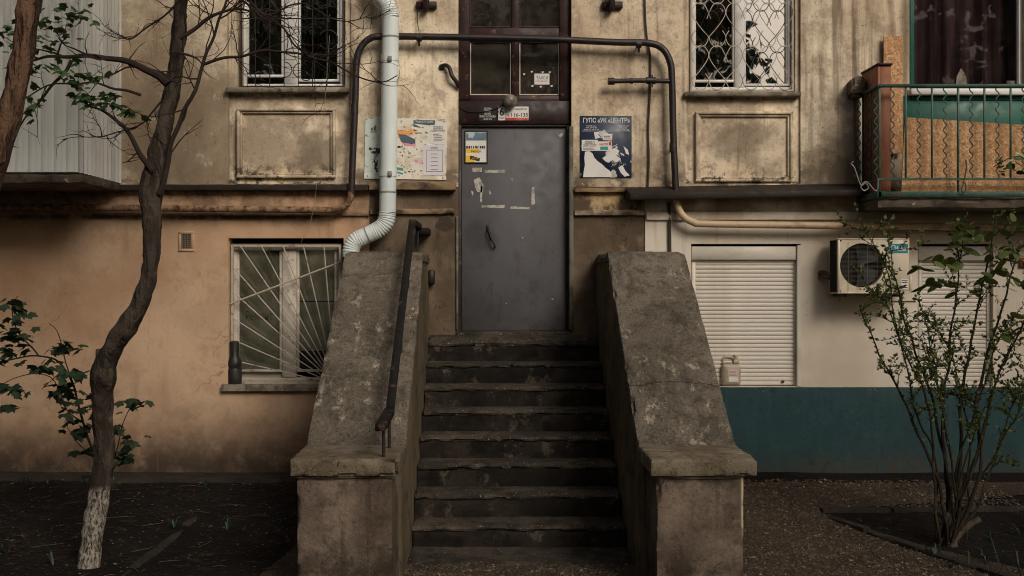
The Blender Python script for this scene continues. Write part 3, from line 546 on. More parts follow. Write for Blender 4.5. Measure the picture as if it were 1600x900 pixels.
# upper left window
wl = window((378, -190, 538, 138), WY + .115, [(444, 465)], 7, [(388, -180, 440, 117), (469, -180, 527, 124)], m_pvc, [m_glass, m_glass], 'upper left window with white frame behind dark bars')
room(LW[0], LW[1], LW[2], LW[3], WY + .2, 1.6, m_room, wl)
mb = MB(); mb.pbox(352, 136, 543, 144, WY - .07, WY + .1); mb.build('sill', m_sill, wl, bevel=.006)
# upper right window
wr = window((1079, -190, 1243, 143), WY + .115, [(1148, 1163)], 7, [(1087, -180, 1145, 125), (1165, -180, 1231, 131)], m_pvc, [m_glass, m_film], 'upper right window with pale reflecting pane')
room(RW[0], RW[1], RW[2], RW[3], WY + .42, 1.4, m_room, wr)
cur = MB(); n = 60
cur.add([(RW[0] + (RW[1] - RW[0]) * i / n, WY + .3 + .02 * math.sin(i * .9) + .008 * math.sin(i * 2.3), z) for z in (RW[2], RW[3]) for i in range(n + 1)], [(i, i + 1, n + 2 + i, n + 1 + i) for i in range(n)], True)
cur.build('curtain', m_curtain, wr)
mb = MB(); mb.pbox(1070, 143, 1252, 150, WY - .06, WY + .1); mb.build('sill', m_sill, wr, bevel=.006)
# lower left window
ll = window((362, 380, 535, 598), WY + .13, [(441, 463)], 8, [(373, 391, 437, 578), (467, 391, 523, 578)], m_oldwhite, [m_glass, m_glass], 'lower left window with peeling frame and olive boards behind')
room(LWIN[0], LWIN[1], LWIN[2], LWIN[3], WY + .16, .5, m_room, ll)
mb = MB(); mb.pbox(366, 384, 452, 592, WY + .185, WY + .2); o = mb.build('backing_board', m_board, ll)
mb = MB(); mb.pbox(455, 380, 531, 470, WY + .185, WY + .2); mb.build('backing_board', m_board, ll)
mb = MB(); mb.pbox(455, 472, 531, 548, WY + .205, WY + .215); mb.build('backing_board', m_board, ll)
text('Ремонт', 384, 486, 426, 500, WY + .183, m_ink2, 'lettering', ll)
mb = MB(); mb.pbox(346, 601, 541, 607, WY - .05, WY + .16); mb.box(X(346, WY - .05), X(541, WY - .05), WY - .056, WY - .05, Z(611, WY - .05), Z(602, WY - .05)); mb.build('sill', m_sill, ll)
# fan grille of the lower left window
gy = WY + .05
mb = MB(); frame_rect(mb, 361, 382, 533, 600, 3.6, gy, gy + .02); gr = mb.build('window_grille', m_grw, B); gr['label'] = 'pale fan shaped bars over the lower left window'
cx, cy = 524, 600
for (ex, ey) in ((375, 384), (408, 384), (442, 384), (474, 384), (506, 384), (364, 417), (364, 456), (364, 497), (364, 531), (364, 563)):
    L = math.hypot(ex - cx, ey - cy); k = 14 / L
    mb = MB(); mb.tube([P(ex, ey, gy), P(cx + (ex - cx) * k, cy + (ey - cy) * k, gy)], .0065, 6); mb.build('bar', m_grw, gr)
mb = MB(); mb.tube([P(359, 475, gy - .014), P(533, 409, gy - .014)], .0085, 6); mb.build('bar', m_grw, gr)
# bars of the upper left window
gy = WY - .01
mb = MB(); frame_rect(mb, 376, -185, 537, 136, 2.2, gy, gy + .014); gr = mb.build('window_grille', m_grd, B); gr['label'] = 'thin dark bars over the upper left window'
for x in (399, 421.5, 444, 466, 488.5, 511):
    mb = MB(); mb.tube([P(x, -184, gy), P(x, 135, gy)], .0055, 6); mb.build('bar', m_grd, gr)
for y in (29,):
    mb = MB(); mb.tube([P(377, y, gy + .008), P(536, y, gy + .008)], .006, 6); mb.build('bar', m_grd, gr)
for (x, y, r, a0, a1) in ((444, 109, 12, -80, 100), (469, 110, 11, 90, 270), (513, 62, 15, -150, 150), (506, 2, 11, 0, 360), (414, 118, 8, 90, 250), (478, 118, 8, 0, 180)):
    mb = MB(); mb.tube([P(x + r * math.cos(R(t)), y + r * math.sin(R(t)), gy - .008) for t in range(a0, a1 + 1, 12)], .005, 6); mb.build('scroll', m_grd, gr)
# scroll grille of the upper right window
gy = WY + .0
mb = MB(); frame_rect(mb, 1080, -185, 1240, 142, 2.0, gy, gy + .014); gr = mb.build('window_grille', m_grw, B); gr['label'] = 'pale scrolled heart pattern grille over the upper right window'
S = [(18, -172), (-4, -232), (-40, -300), (-80, -322), (-130, -300), (-157, -240), (-140, -180), (-70, -80), (0, 0), (10, 34), (34, 72), (78, 92), (130, 72), (158, 14), (152, -22), (128, -62)]
for row, (y, xs_) in enumerate(((125, (1081, 1134, 1187, 1240)), (58, (1107.5, 1160.5, 1213.5)), (-9, (1081, 1134, 1187, 1240)), (-76, (1107.5, 1160.5, 1213.5)), (-143, (1081, 1134, 1187, 1240)))):
    for x in xs_:
        for sg in (1, -1):
            pts = [(x + sg * a / 6, y + b / 6) for a, b in S]
            seg = [q for q in spline([(a, b, 0) for a, b in pts], 4)]
            run = []; runs = []
            for q in seg + [None]:
                if q is not None and 1080.5 <= q.x <= 1240 and q.y < 142: run.append(q)
                else:
                    if len(run) > 3: runs.append(run)
                    run = []
            if runs:
                mb = MB()
                for r_ in runs: mb.tube([P(q.x, q.y, gy + .004 * sg) for q in r_], .0042, 6)
                mb.build('scroll', m_grw, gr)
# entrance: transom window, board, steel door
ty = WY + .07
mb = MB()
mb.pbox(716, -190, 734, 156, ty, ty + .07); mb.pbox(874, -190, 893, 156, ty, ty + .07); mb.pbox(799, -190, 811, 150, ty + .006, ty + .06)
mb.pbox(734, 43, 874, 65, ty + .003, ty + .065); mb.pbox(734, 149, 874, 160, ty + .003, ty + .065)
tr = mb.build('transom_window', m_maroon, B, bevel=.006); tr['label'] = 'flaking maroon transom window above the entrance door'
for (a, b, d, e) in ((735, -180, 798, 42), (812, -180, 873, 42), (735, 66, 798, 148), (812, 66, 873, 148)):
    mb = MB(); mb.pbox(a, b, d, e, ty + .035, ty + .04); mb.build('pane', m_dusty, tr)
    mb = MB(); frame_rect(mb, a - .5, b - .5, d + .5, e + .5, 1.6, ty + .028, ty + .034); mb.build('putty', m_oldwhite if e > 100 else m_maroon, tr)
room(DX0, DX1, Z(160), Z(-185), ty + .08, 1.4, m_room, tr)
mb = MB(); mb.pbox(716, 157, 893, 194, ty - .012, ty + .06); mb.build('transom_board', m_maroon2, B, bevel=.006)
dy = WY + .1
mb = MB(); mb.pbox(713, 194, 721, 519, dy - .03, dy + .06); mb.pbox(885, 194, 890, 519, dy - .03, dy + .06); mb.pbox(721, 194, 885, 198, dy - .028, dy + .06)
df = mb.build('door_frame', m_doorframe, B, bevel=.003)
mb = MB(); mb.pbox(889.5, 197, 896, 516, WY - .012, WY + .1); mb.build('trim_strip', m_strip, df, bevel=.003)
mb = MB(); mb.pbox(712.5, 338, 716, 516, WY - .008, WY + .1); mb.build('trim_strip', m_strip, df, bevel=.003)
mb = MB(); mb.pbox(721.5, 198.5, 884.5, 517, dy, dy + .05); door = mb.build('door', m_door, B, bevel=.004); door['label'] = 'scuffed dark grey steel entrance door'
mb = MB(); mb.pbox(884.7, 250, 888, 268, dy - .036, dy); mb.build('hinge', m_doorframe, door, bevel=.003)
mb = MB(); mb.pbox(884.7, 455, 888, 472, dy - .036, dy); mb.build('hinge', m_doorframe, door, bevel=.003)
mb = MB(); mb.tube([P(762, 357, dy - .004), P(763, 360, dy - .05), P(770, 378, dy - .055), P(774, 385, dy - .045), P(774, 385, dy)], .009, 8); mb.tube([P(761, 352, dy - .003), P(768, 375, dy - .003)], .012, 8); mb.build('handle', m_black, door)
mb = MB(); frame_rect(mb, 734, 344, 748, 357, .8, dy - .003, dy); mb.build('lock_plate', m_door, door)
mb = MB(); mb.box(X(713), X(893), WY - .02, dy + .08, 1.44, Z(517.4, dy)); mb.build('threshold', m_step, B, bevel=.01)
# glue scraps left on the door
for pts in ([(757, 266), (790, 265), (789, 270), (758, 270)], [(753, 321), (789, 320), (788, 325), (752, 324)], [(798, 322), (828, 324), (827, 327), (797, 326)], [(831, 293), (835, 292), (836, 318), (832, 321), (830, 318)],
            [(751, 290), (754, 291), (753, 316), (750, 315)], [(740, 281), (749, 277), (756, 290), (754, 301), (746, 300), (743, 294)], [(736, 298), (740, 300), (738, 306)], [(764, 297), (767, 300), (767, 304), (764, 302)],
            [(798, 279), (802, 277), (801, 284)], [(738, 262), (753, 262), (753, 268.5), (738, 268.5)], [(815, 370), (818, 371), (817, 373)], [(861, 466), (866, 467), (863, 468.5)], [(870, 207), (874, 211), (878, 207), (880, 211), (875, 215)], [(789, 473), (793, 473.6), (791, 475)]):
    MB().ppoly(pts, dy - .0012).build('glue_scrap', m_scrape, door)

# roller shutters
def shutter(px, name_label, boxh):
    x0, y0, x1, y1 = px; yf = WY + .06
    mb = MB(); mb.pbox(x0 + 1, y0 + 4, x1 - 2, y0 + boxh, WY + .02, WY + .15); mb.pbox(x0 + 1, y0 + boxh, x1 - 2, y0 + boxh + 3, WY + .045, WY + .15)
    mb.pbox(x0 + 1, y0 + boxh + 3, x0 + 7, y1, yf - .01, WY + .15); mb.pbox(x1 - 10, y0 + boxh + 3, x1 - 2, y1, yf - .01, WY + .15)
    s = mb.build('roller_shutter', m_shut, B, bevel=.004); s['label'] = name_label
    zt, zb = Z(y0 + boxh + 2, yf), Z(y1 - 1, yf); n = 30; h = (zt - zb) / n
    xa, xb = X(x0 + 7, yf), X(x1 - 10, yf)
    prof = [(.008, 0), (.002, .1), (.0, .3), (.0, .68), (.003, .86), (.008, .94), (.009, 1)]
    me_mb = MB(); k = len(prof)
    me_mb.add([(x, yf + a, b * h) for x in (xa, xb) for a, b in prof], [(i, i + 1, k + i + 1, k + i) for i in range(k - 1)])
    me = me_mb.mesh('slat', fixn=False); me.materials.append(m_shut)
    for i in range(n):
        o = link('slat', me, None, s); o.location.z += zb + i * h; o.location.y += rng.uniform(-.001, .001)
    mb = MB(); mb.lathe([(0, -.02), (.012, -.02), (.012, 0)], P(x1 - 28, y1 - 7, yf), 10, 'Y'); mb.build('lock', m_black, s)
    mb = MB(); mb.box(px and X(x0), X(x1), WY + .15, WY + .2, Z(y1), Z(y0)); mb.build('backing', m_room, s)
    return s
shutter((1080, 381, 1251, 603), 'cream roller shutter beside the stair', 25)
shutter((1434, 381, 1552, 603), 'cream roller shutter behind the bush', 26)
mb = MB(); mb.pbox(1246, 383, 1251.5, 603, WY - .002, WY + .05); mb.build('reveal_trim', m_shut, B)

# enclosed balcony with white boards, upper left
EX = -3.6; EY = 9.6
sl = stone(-9, EX + .02, EY - .03, WY, Z(287) - .09, Z(287), .1, .006, .01, .03, 21).build('enclosed_balcony', m_slab, B); sl['label'] = 'balcony closed in with white vertical boards'
bw = .113; me = MB()
me.add([(0, 0, 0), (.008, -.006, 0), (bw - .018, -.006, 0), (bw - .010, 0, 0), (bw, .006, 0)] + [(0, 0, 3.4), (.008, -.006, 3.4), (bw - .018, -.006, 3.4), (bw - .010, 0, 3.4), (bw, .006, 3.4)], [(i, i + 1, i + 6, i + 5) for i in range(4)])
sb = me.mesh('siding_board', fixn=False); sb.materials.append(m_siding)
for i in range(18):
    o = link('siding_board', sb, None, sl); o.location += Vector((EX - .03 - bw * (i + 1), EY + rng.uniform(0, .004), Z(287) + .012))
k = 40; me = MB(); v = []
for z in (Z(287) + .004, Z(287) + 3.4):
    for i in range(k + 1): v.append((EX - (.016 if i % 4 in (2, 3) else 0), EY + (WY - EY) * i / k, z))
me.add(v, [(i, i + 1, k + 2 + i, k + 1 + i) for i in range(k)]); me.build('corrugated_side', m_siding, sl, fixn=False)
mb = MB(); mb.box(EX - .035, EX + .004, EY - .012, EY + .02, Z(287) + .002, Z(287) + 3.4); mb.build('corner_trim', m_siding, sl, bevel=.003)

# open balcony upper right
BY = 10.0; BX = X(1373, BY)
bal = stone(BX, 9, BY + .02, WY, Z(325, BY), Z(308, BY), .08, .006, .012, .04, 31).build('balcony', m_slab, B); bal['label'] = 'balcony slab at the upper right under green railing'
mb = MB(); mb.pbox(1371, 299, 1900, 308.5, BY, BY + .03); mb.box(BX - .004, BX + .03, BY, WY, Z(309, BY), Z(299, BY)); mb.build('edge_beam', m_green, bal, bevel=.004)
mb = MB(); mb.pbox(1370, 131, 1900, 136, BY - .012, BY + .024); mb.box(BX - .01, BX + .026, BY + .024, WY, Z(136, BY), Z(131, BY)); rl = mb.build('railing', m_green, B, bevel=.004); rl['label'] = 'green balcony railing with straight and wavy bars'
mb = MB(); mb.pbox(1371, 278, 1900, 281.5, BY - .004, BY + .014); mb.box(BX, BX + .018, BY + .014, WY, Z(281.5, BY), Z(278, BY)); mb.build('lower_rail', m_green, rl)
me = MB(); me.box(-.009, .009, 0, .018, Z(300, BY), Z(133, BY)); me_post = me.mesh('post', .002); me_post.materials.append(m_green)
me = MB(); me.box(-.008, .008, 0, .016, Z(279, BY), Z(133, BY)); me_bar = me.mesh('baluster', .002); me_bar.materials.append(m_green)
me = MB(); zt, zb = Z(135, BY), Z(279, BY); nw = 72
me.tube([(.016 * math.sin(i / nw * math.pi * 2 * 9), .008, zb + (zt - zb) * i / nw) for i in range(nw + 1)], .006, 5); me_wav = me.mesh('wavy_baluster'); me_wav.materials.append(m_green)
sp = X(1413, BY) - X(1372, BY)
for i in range(12):
    o = link('post' if i in (0, 3, 6, 9) else 'baluster', me_post if i in (0, 3, 6, 9) else me_bar, None, rl); o.location += Vector((BX + .01 + i * sp, BY, 0))
    o = link('wavy_baluster', me_wav, None, rl); o.location += Vector((BX + .01 + (i + .5) * sp, BY, 0))
for i in range(5):
    o = link('baluster' if i % 2 else 'wavy_baluster', me_bar if i % 2 else me_wav, None, rl); o.location += Vector((BX + .01, BY + .1 + .115 * i, 0))
mb = MB(); mb.add([P(1373, 134, BY - .014), P(1600, 134, BY - .014), P(1600, 134.8, BY - .014), P(1373, 134.8, BY - .014)], [(0, 1, 2, 3)])
# window and parapet at the back of the balcony
bwn = window((1422, -120, 1640, 137), WY + .05, [], 4, [(1428, -112, 1592, 133)], m_greenb, [m_glassd], 'wide dark balcony window with a green frame')
mb = MB(); mb.pbox(1592, -116, 1606, 134, WY + .04, WY + .1); mb.build('mullion', m_pvc, bwn)
room(X(1422), X(1640), 2.85, Z(-120), WY + .5, .8, m_room, bwn)
cur = MB(); n = 70; x0, x1 = X(1424), X(1640)
cur.add([(x0 + (x1 - x0) * i / n, WY + .3 + .035 * math.sin(i * .7 + .8 * math.sin(i * .3)), z) for z in (2.9, Z(-115)) for i in range(n + 1)], [(i, i + 1, n + 2 + i, n + 1 + i) for i in range(n)], True)
cur.build('drape', m_drape, bwn)
mb = MB(); mb.pbox(1424, 138, 1640, 148, WY - .1, WY + .06); mb.build('sill', m_pvc, bwn, bevel=.005)
mb = MB(); mb.pbox(1410, 150, 1640, 232, WY - .03, WY + .04); mb.pbox(1424, 150, 1640, 156, WY - .045, WY - .03); mb.build('parapet_board', m_greenb, bwn, bevel=.004)
# ------------------------------------------------------------------ things kept on the balcony
MB().add([P(1414, 183, BY + .1), P(1660, 199, BY + .1), P(1660, 308, BY + .1), P(1408, 308, BY + .1)] + [p + Vector((0, .014, 0)) for p in (P(1414, 183, BY + .1), P(1660, 199, BY + .1), P(1660, 308, BY + .1), P(1408, 308, BY + .1))],
         [(0, 1, 2, 3), (4, 7, 6, 5), (0, 4, 5, 1), (1, 5, 6, 2), (2, 6, 7, 3), (3, 7, 4, 0)]).build('strand_board_sheet', m_osb)
tag(bpy.data.objects['strand_board_sheet'], 'wide sheet of strand board leaning behind the green railing', 'board', 'strand boards on the balcony')
mb = MB(); mb.pbox(1381, 56, 1411, 240, WY - .06, WY - .045); tag(mb.build('strand_board_sheet', m_osb), 'narrow upright strip of strand board against the wall', 'board', 'strand boards on the balcony')
t = thing('boxed_post', (X(1372), 10.3, Z(308)), 'chestnut brown boxed post at the balcony corner', 'post')
mb = MB(); mb.box(X(1375, 10.12), X(1392, 10.12), 10.12, 10.14, Z(300, 10.12), Z(102, 10.12)); mb.build('front_board', m_brown, t, bevel=.002)
mb = MB(); mb.box(X(1375, 10.12) - .02, X(1375, 10.12), 10.12, 10.56, Z(300, 10.12), Z(102, 10.12)); mb.build('side_board', m_brown, t, bevel=.002)
mb = MB(); mb.box(X(1375, 10.12) - .03, X(1392, 10.12) + .01, 10.10, 10.57, Z(102, 10.12), Z(99, 10.12)); mb.build('cap', m_signb, t, bevel=.002)
mb = MB(); mb.lathe([(.0, .22), (.05, .2), (.062, .1), (.058, .02), (.0, .0)], (0, 0, 0), 14)
stub = stone(X(1322), X(1345), WY - .2, WY + .02, Z(155), Z(127), .03, .014, .03, .05, 41); tag(stub.build('broken_beam_stub', m_slab), 'broken concrete stub jutting from the wall beside the railing', 'beam stub')
mb = MB().ppoly([(1494, 132), (1495, 120), (1502, 106), (1510, 120), (1511, 132)], BY + .03, .012); tag(mb.build('pointed_plate', m_sill), 'small pointed grey plate standing behind the top rail', 'plate')
mb = MB(); mb.pbox(1574, 126, 1586, 132, BY + .0, BY + .03); tag(mb.build('rail_clip', m_sill, bevel=.003), 'small grey block on the top rail at right', 'block')
for nm, pts, lab in (('wire_hook', [(1334, 252), (1330, 256), (1335, 262), (1341, 280), (1346, 290), (1352, 286), (1357, 293), (1350, 298), (1345, 291), (1354, 284), (1366, 297), (1371, 296), (1372, 280)], 'pale bent wire loop hanging left of the railing corner'),
                     ('wire_hook', [(1509, 250), (1510, 262), (1506, 285), (1502, 297), (1508, 300), (1509, 288), (1503, 284)], 'dark wire hook hanging below the middle post')):
    mb = MB(); mb.tube([P(a, b, BY - .03) for a, b in [(q.x, q.y) for q in spline([(a, b, 0) for a, b in pts], 4)]], .006, 6); tag(mb.build(nm, m_wire if '1334' in str(pts[0]) else m_green), lab, 'hook')

# ------------------------------------------------------------------ the staircase
ST = thing('entrance_staircase', (.21, 8.2, 0), 'worn concrete entrance stair with sloping side walls and capped pedestals', 'staircase')
RISE = 1.45 / 8
def ny(i): return 8.185 + (i - 1) * .302
for i in range(1, 9):
    z = RISE * i; yb = ny(i + 1) + .06 if i < 8 else WY + .05
    top = (lambda x, y, z=z: z + (.05 if y > 10.5 else 0) * 0) if i < 8 else (lambda x, y: 1.45 + .05 * max(0, min(1, (y - 10.32) / .25)))
    wc, wa = rng.uniform(-.15, .5), rng.uniform(.4, 1.7)
    wear = lambda q, i=i, z=z, wc=wc, wa=wa: Vector((q.x, q.y + (.022 * wa * math.exp(-((q.x - wc) / .35) ** 2) + .02 * max(0, N((q.x, i, 0), 3))) * (1 if q.y < ny(i) + .03 else 0), q.z - (.014 * wa * math.exp(-((q.x - wc) / .4) ** 2) + .03 * max(0, N((q.x, i * 7, 0), 6, 2) - .35) + .012 * max(0, N((q.x, i * 3, 0), 4, 7))) * (1 if q.y < ny(i) + .08 and q.z > z - .02 else 0)))
    o = stone(-.60, 1.02, ny(i), yb, z - .045, z, .022, .004, .007, .05, i * 4.7, top=top, fn=wear).build('step', m_step, ST)
    stone(-.60, 1.02, ny(i) + .018, ny(i) + .2, z - RISE - .03, z - .042, .035, .006, .004, .02, i * 2.9).build('riser', m_riser, o)
CY0, CY1, CY2 = 6.87, 7.47, 9.45
def ctop(y):
    a = .895 if y < CY1 else (.895 + (y - CY1) * (2.275 - .895) / (CY2 - CY1) if y < CY2 else 2.275)
    return a
for side, (x0, x1, bx0, bx1, lab) in enumerate(((-1.27, -.585, -1.235, -.60, 'left sloping side wall of the stair'), (1.01, 1.685, 1.025, 1.65, 'right sloping side wall of the stair'))):
    wl_ = stone(bx0, bx1, CY1 - .1, WY + .03, -.2, 1, .06, .006, .01, .02, side * 17 + 1, top=lambda x, y: ctop(max(CY1, y)) - .07).build('side_wall', m_cheek, ST); wl_['label'] = lab
    xm = (x0 + x1) / 2; hw = (x1 - x0) / 2
    def cfn(q, xm=xm, hw=hw):
        y = q.y; d = q.z                              # q.z holds height above the coping underside (0..0.085)
        sm = .5 * (ctop(y - .04) + ctop(y + .04))
        return Vector((q.x, q.y, sm - .085 + d + .022 * (1 - ((q.x - xm) / hw) ** 2) * (1 if d > .06 else 0) * min(1, max(0, (y - CY1) / .3))))
    stone(x0, x1, CY1 - .03, CY2 + .02, 0, .085, .025, .005, .006, .07, side * 13 + 2, fn=cfn).build('coping', m_cope, wl_)
    stone(x0, x1, CY2 + .02, WY + .02, 2.275 - .085, 2.275 + .006, .05, .006, .012, .03, side * 13 + 5).build('coping', m_cope, wl_)
    pd0, pd1 = ((-1.235, -.625), (1.055, 1.61))[side]
    pd = stone(pd0, pd1, 6.92, CY1 + .03, -.25, .80, .03, .005, .005, .06, side * 5 + 3).build('pedestal', m_ped, ST); pd['label'] = lab.split()[0] + ' rendered pedestal at the foot of the stair'
    cp = stone(x0, x1, CY0, CY1 + .02, .79, .90, .02, .005, .006, .09, side * 7 + 6).build('cap', m_cap, pd)
    stone(pd0 - .015, pd1 + .015, CY0 + .03, CY1, .765, .79, .05, .004, .006, .02, side * 7 + 9).build('moulding', m_cap, pd)

# handrail on the left side wall
HR = thing('stair_handrail', (-.68, 8.2, .9), 'blackened handrail on short posts along the left stair wall', 'handrail')
def beam(pts, w_, h_, name):
    mb = MB(); v = []
    for p in pts:
        p = Vector(p); v += [p + Vector((-w_ / 2, 0, -h_ / 2)), p + Vector((w_ / 2, 0, -h_ / 2)), p + Vector((w_ / 2, 0, h_ / 2)), p + Vector((-w_ / 2, 0, h_ / 2))]
    n = len(pts); f = [(4 * i + k, 4 * i + (k + 1) % 4, 4 * i + 4 + (k + 1) % 4, 4 * i + 4 + k) for i in range(n - 1) for k in range(4)] + [(3, 2, 1, 0), tuple(4 * n - 4 + k for k in range(4))]
    mb.add(v, f); return mb.build(name, m_rail, HR, bevel=.006)
HXc = -.685
beam([(HXc, 7.40, 1.16), (HXc, 9.42, 2.5), (HXc, 9.5, 2.54), (HXc, 10.35, 2.545)], .056, .05, 'rail')
beam([(HXc - .012, 6.86, 1.10), (HXc - .006, 7.42, 1.135)], .07, .05, 'lower_rail_end')
for y, zt in ((6.95, 1.09), (7.33, 1.12), (8.3, 1.72), (9.0, 2.2), (9.6, 2.5), (10.2, 2.5)):
    mb = MB(); mb.tube([(HXc, y, ctop(y) - .04), (HXc, y, zt)], .011, 8); mb.build('post', m_black, HR)
mb = MB(); mb.box(HXc - .03, HXc + .1, 10.3, WY + .02, 2.47, 2.53); mb.build('wall_bracket', m_rail, HR, bevel=.006)
mb = MB(); mb.box(-.6, -.545, 10.42, WY + .03, 2.0, 2.13); tag(mb.build('iron_wall_block', m_black, bevel=.008), 'small black iron block at the wall beside the handrail end', 'bracket')

# ------------------------------------------------------------------ pipes on the facade
GP = thing('gas_pipe', (X(800), WY, Z(292)), 'dark gas pipe arching over the entrance with runs along both walls', 'pipe')
py = WY - .12; rp = .033
def bend(pts): return spline([P(a, b, Y) for a, b, Y in pts], 7)
mb = MB(); mb.tube(bend([(549, 303, py), (551, 250, py), (555, 160, py), (557, 100, py), (563, 76, py), (577, 61, py), (600, 57, py), (700, 58, py), (850, 61, py), (960, 66, py), (1010, 67, py), (1034, 75, py), (1047, 97, py), (1050, 130, py), (1052, 210, py), (1056, 300, py)]), rp, 12); mb.build('arch', m_gaspipe, GP)
mb = MB(); mb.tube(bend([(549, 300, py), (546, 312, py), (538, 322, py), (520, 327.5, py), (490, 328, py), (300, 326, py), (100, 324, py), (-120, 322, py)]), .033, 12); mb.build('rusty_run', m_rustpipe, GP)
mb = MB(); mb.tube(bend([(1057, 302, py), (1058, 318, py), (1066, 336, py), (1083, 347, py), (1110, 350, py), (1300, 352.5, py), (1460, 354, py), (1750, 357, py)]), .034, 12); mb.build('beige_run', m_beigepipe, GP)
mb = MB(); mb.tube([P(1140, 350.5, py), P(1141, 350.5, py)], .036, 12); mb.build('socket', m_beigepipe, GP)
mb = MB(); mb.tube(bend([(1050, 127, py), (1000, 126, py), (955, 127, py)]), .024, 10); mb.tube([P(1010, 126, py), P(1024, 126, py)], .036, 10); mb.tube([P(1017, 117, py), P(1017, 136, py)], .02, 8); mb.tube([P(950, 127, py), P(960, 127, py)], .036, 10); mb.tube([P(985, 126.5, py), P(989, 126.5, py)], .03, 10); mb.build('valve_branch', m_gaspipe, GP)
for (x, y) in ((655, 60), (998, 70), (554, 170), (1052, 230)):
    mb = MB(); mb.tube([P(x, y, py), P(x, y, WY + .02)], .012, 6); mb.tube([P(x, y - 7, py), P(x, y + 8, py)], rp + .004, 12) if x in (554, 1052) else mb.tube([P(x - 4, y - 1, py), P(x + 4, y - 1, py)], rp + .004, 12)
    if x == 655 or x == 998: mb.tube([P(x, y, py), P(x, y + 12, py + .02)], .012, 6)
    mb.build('wall_clamp', m_gaspipe, GP)
# downpipe
DP = thing('downpipe', (X(606), WY - .16, Z(400)), 'pale zinc rain downpipe with ribbed elbows left of the door', 'pipe')
yy = WY - .17; r0 = .080
def ribbed(pts, name, n=5, amp=.006):
    ps = bend([(a, b, yy) for a, b in pts]); fine = []
    for a, b in zip(ps, ps[1:]):
        for k in range(4): fine.append(a.lerp(b, k / 4))
    fine.append(ps[-1]); mb = MB(); L = 0; rr = []
    for i, p in enumerate(fine):
        if i: L += (fine[i] - fine[i - 1]).length
        rr.append(r0 + amp * (1 if math.sin(L * 2 * math.pi / .022) > 0 else -.6) * .6)
    mb.tube(fine, rr, 20); return mb.build(name, m_zinc, DP)
ribbed([(586, -16), (596, -4), (606, 10), (610.5, 28)], 'ribbed_elbow')
mb = MB(); mb.tube([P(575, -60, yy), P(587, -14, yy)], r0, 20); mb.build('pipe_length', m_zinc, DP)
for a, b in (((610.5, 28), (610, 58)), ((610, 58), (608, 176)), ((608, 176), (606, 300)), ((606, 300), (605.5, 332))):
    mb = MB(); mb.tube([P(*a, yy), P(*b, yy)], [r0 + .001, r0 - .001], 20); mb.build('pipe_length', m_zinc, DP)
ribbed([(605.5, 332), (603, 346), (594, 357), (583, 363)], 'ribbed_elbow')
mb = MB(); mb.tube([P(584, 362.5, yy), P(565, 371, yy)], r0, 20); mb.build('pipe_length', m_zinc, DP)
ribbed([(566, 370.5), (555, 377), (549, 388), (548, 402)], 'ribbed_elbow')
for a, b in (((610, 57), (610, 59.5)), ((609.5, 86), (609.5, 96)), ((606.3, 266), (606.2, 276)), ((606, 299), (606, 301.5)), ((575, 366.5), (573.4, 367.2))):
    mb = MB(); mb.tube([P(*a, yy), P(*b, yy)], r0 + .005, 20); mb.build('collar', m_zinc if a[1] in (86, 266) else m_zincdark, DP)
for y in (91, 271):
    mb = MB(); mb.pbox(606, y - 4, 612, y + 4, yy - r0 - .02, yy - r0 + .01); mb.build('clamp_bolt', m_zincdark, DP, bevel=.003)
    mb = MB(); mb.tube([P(608, y, yy + r0), P(608, y, WY + .02)], .01, 6); mb.build('wall_pin', m_zincdark, DP)

# cables and wires
def cable(name, pts, r, m, label, cat='cable', group=None):
    mb = MB(); mb.tube(bend(pts), r, 6); return tag(mb.build(name, m), label, cat, group)
cy_ = WY - .02
cable('wall_cable', [(1007, -40, cy_), (1008, 20, cy_), (1011, 60, cy_), (1016, 90, cy_), (1016, 140, cy_), (1013, 200, cy_), (1014, 250, cy_), (1012, 296, cy_)], .009, m_cable, 'thin grey cable hanging down the wall right of the navy board')
cable('conduit_rod', [(1045, 316, cy_), (1046, 350, cy_), (1047, 420, cy_)], .016, m_cable, 'thin dark green rod below the metal ledge at right', 'conduit')
cable('thin_wire', [(515, 55, WY - .16), (509, 140, WY - .18), (500, 240, WY - .18), (488, 335, WY - .18), (470, 380, WY - .16)], .0022, m_wire, 'fine pale wire hanging from the pipe towards the lower left window')
cable('hanging_wire', [(654, 8, WY - .04), (652, 30, WY - .03), (655, 52, WY - .05), (656, 70, WY - .1)], .004, m_black, 'short black wire hanging from the left red bracket')
mb = MB(); mb.tube(bend([(717, 137, WY - .02), (713, 128, WY - .05), (706, 118, WY - .07), (702, 106, WY - .06), (696, 102, WY - .04), (690, 104, WY - .02), (688, 108, WY + .01)]), .02, 10); mb.lathe([(.0, -.012), (.028, -.012), (.028, .02)], P(690, 105, WY), 12, 'Y')
tag(mb.build('bent_pipe_hook', m_gaspipe), 'short bent dark pipe stub on the wall left of the transom', 'pipe')
for x, lab in ((666, 'red brown wall bracket above the left notice panel'), (957, 'red brown wall bracket above the navy board')):
    t = thing('wall_bracket', P(x, 6, WY), lab, 'bracket', 'red brown wall brackets')
    mb = MB(); mb.pbox(x - 16, 2, x + 16, 12.5, WY - .05, WY + .01); mb.build('plate', m_redbr, t, bevel=.005)
    mb = MB(); mb.pbox(x - 5, -26, x + 4, 14, WY - .11, WY - .04); mb.build('arm', m_redbr, t, bevel=.005)

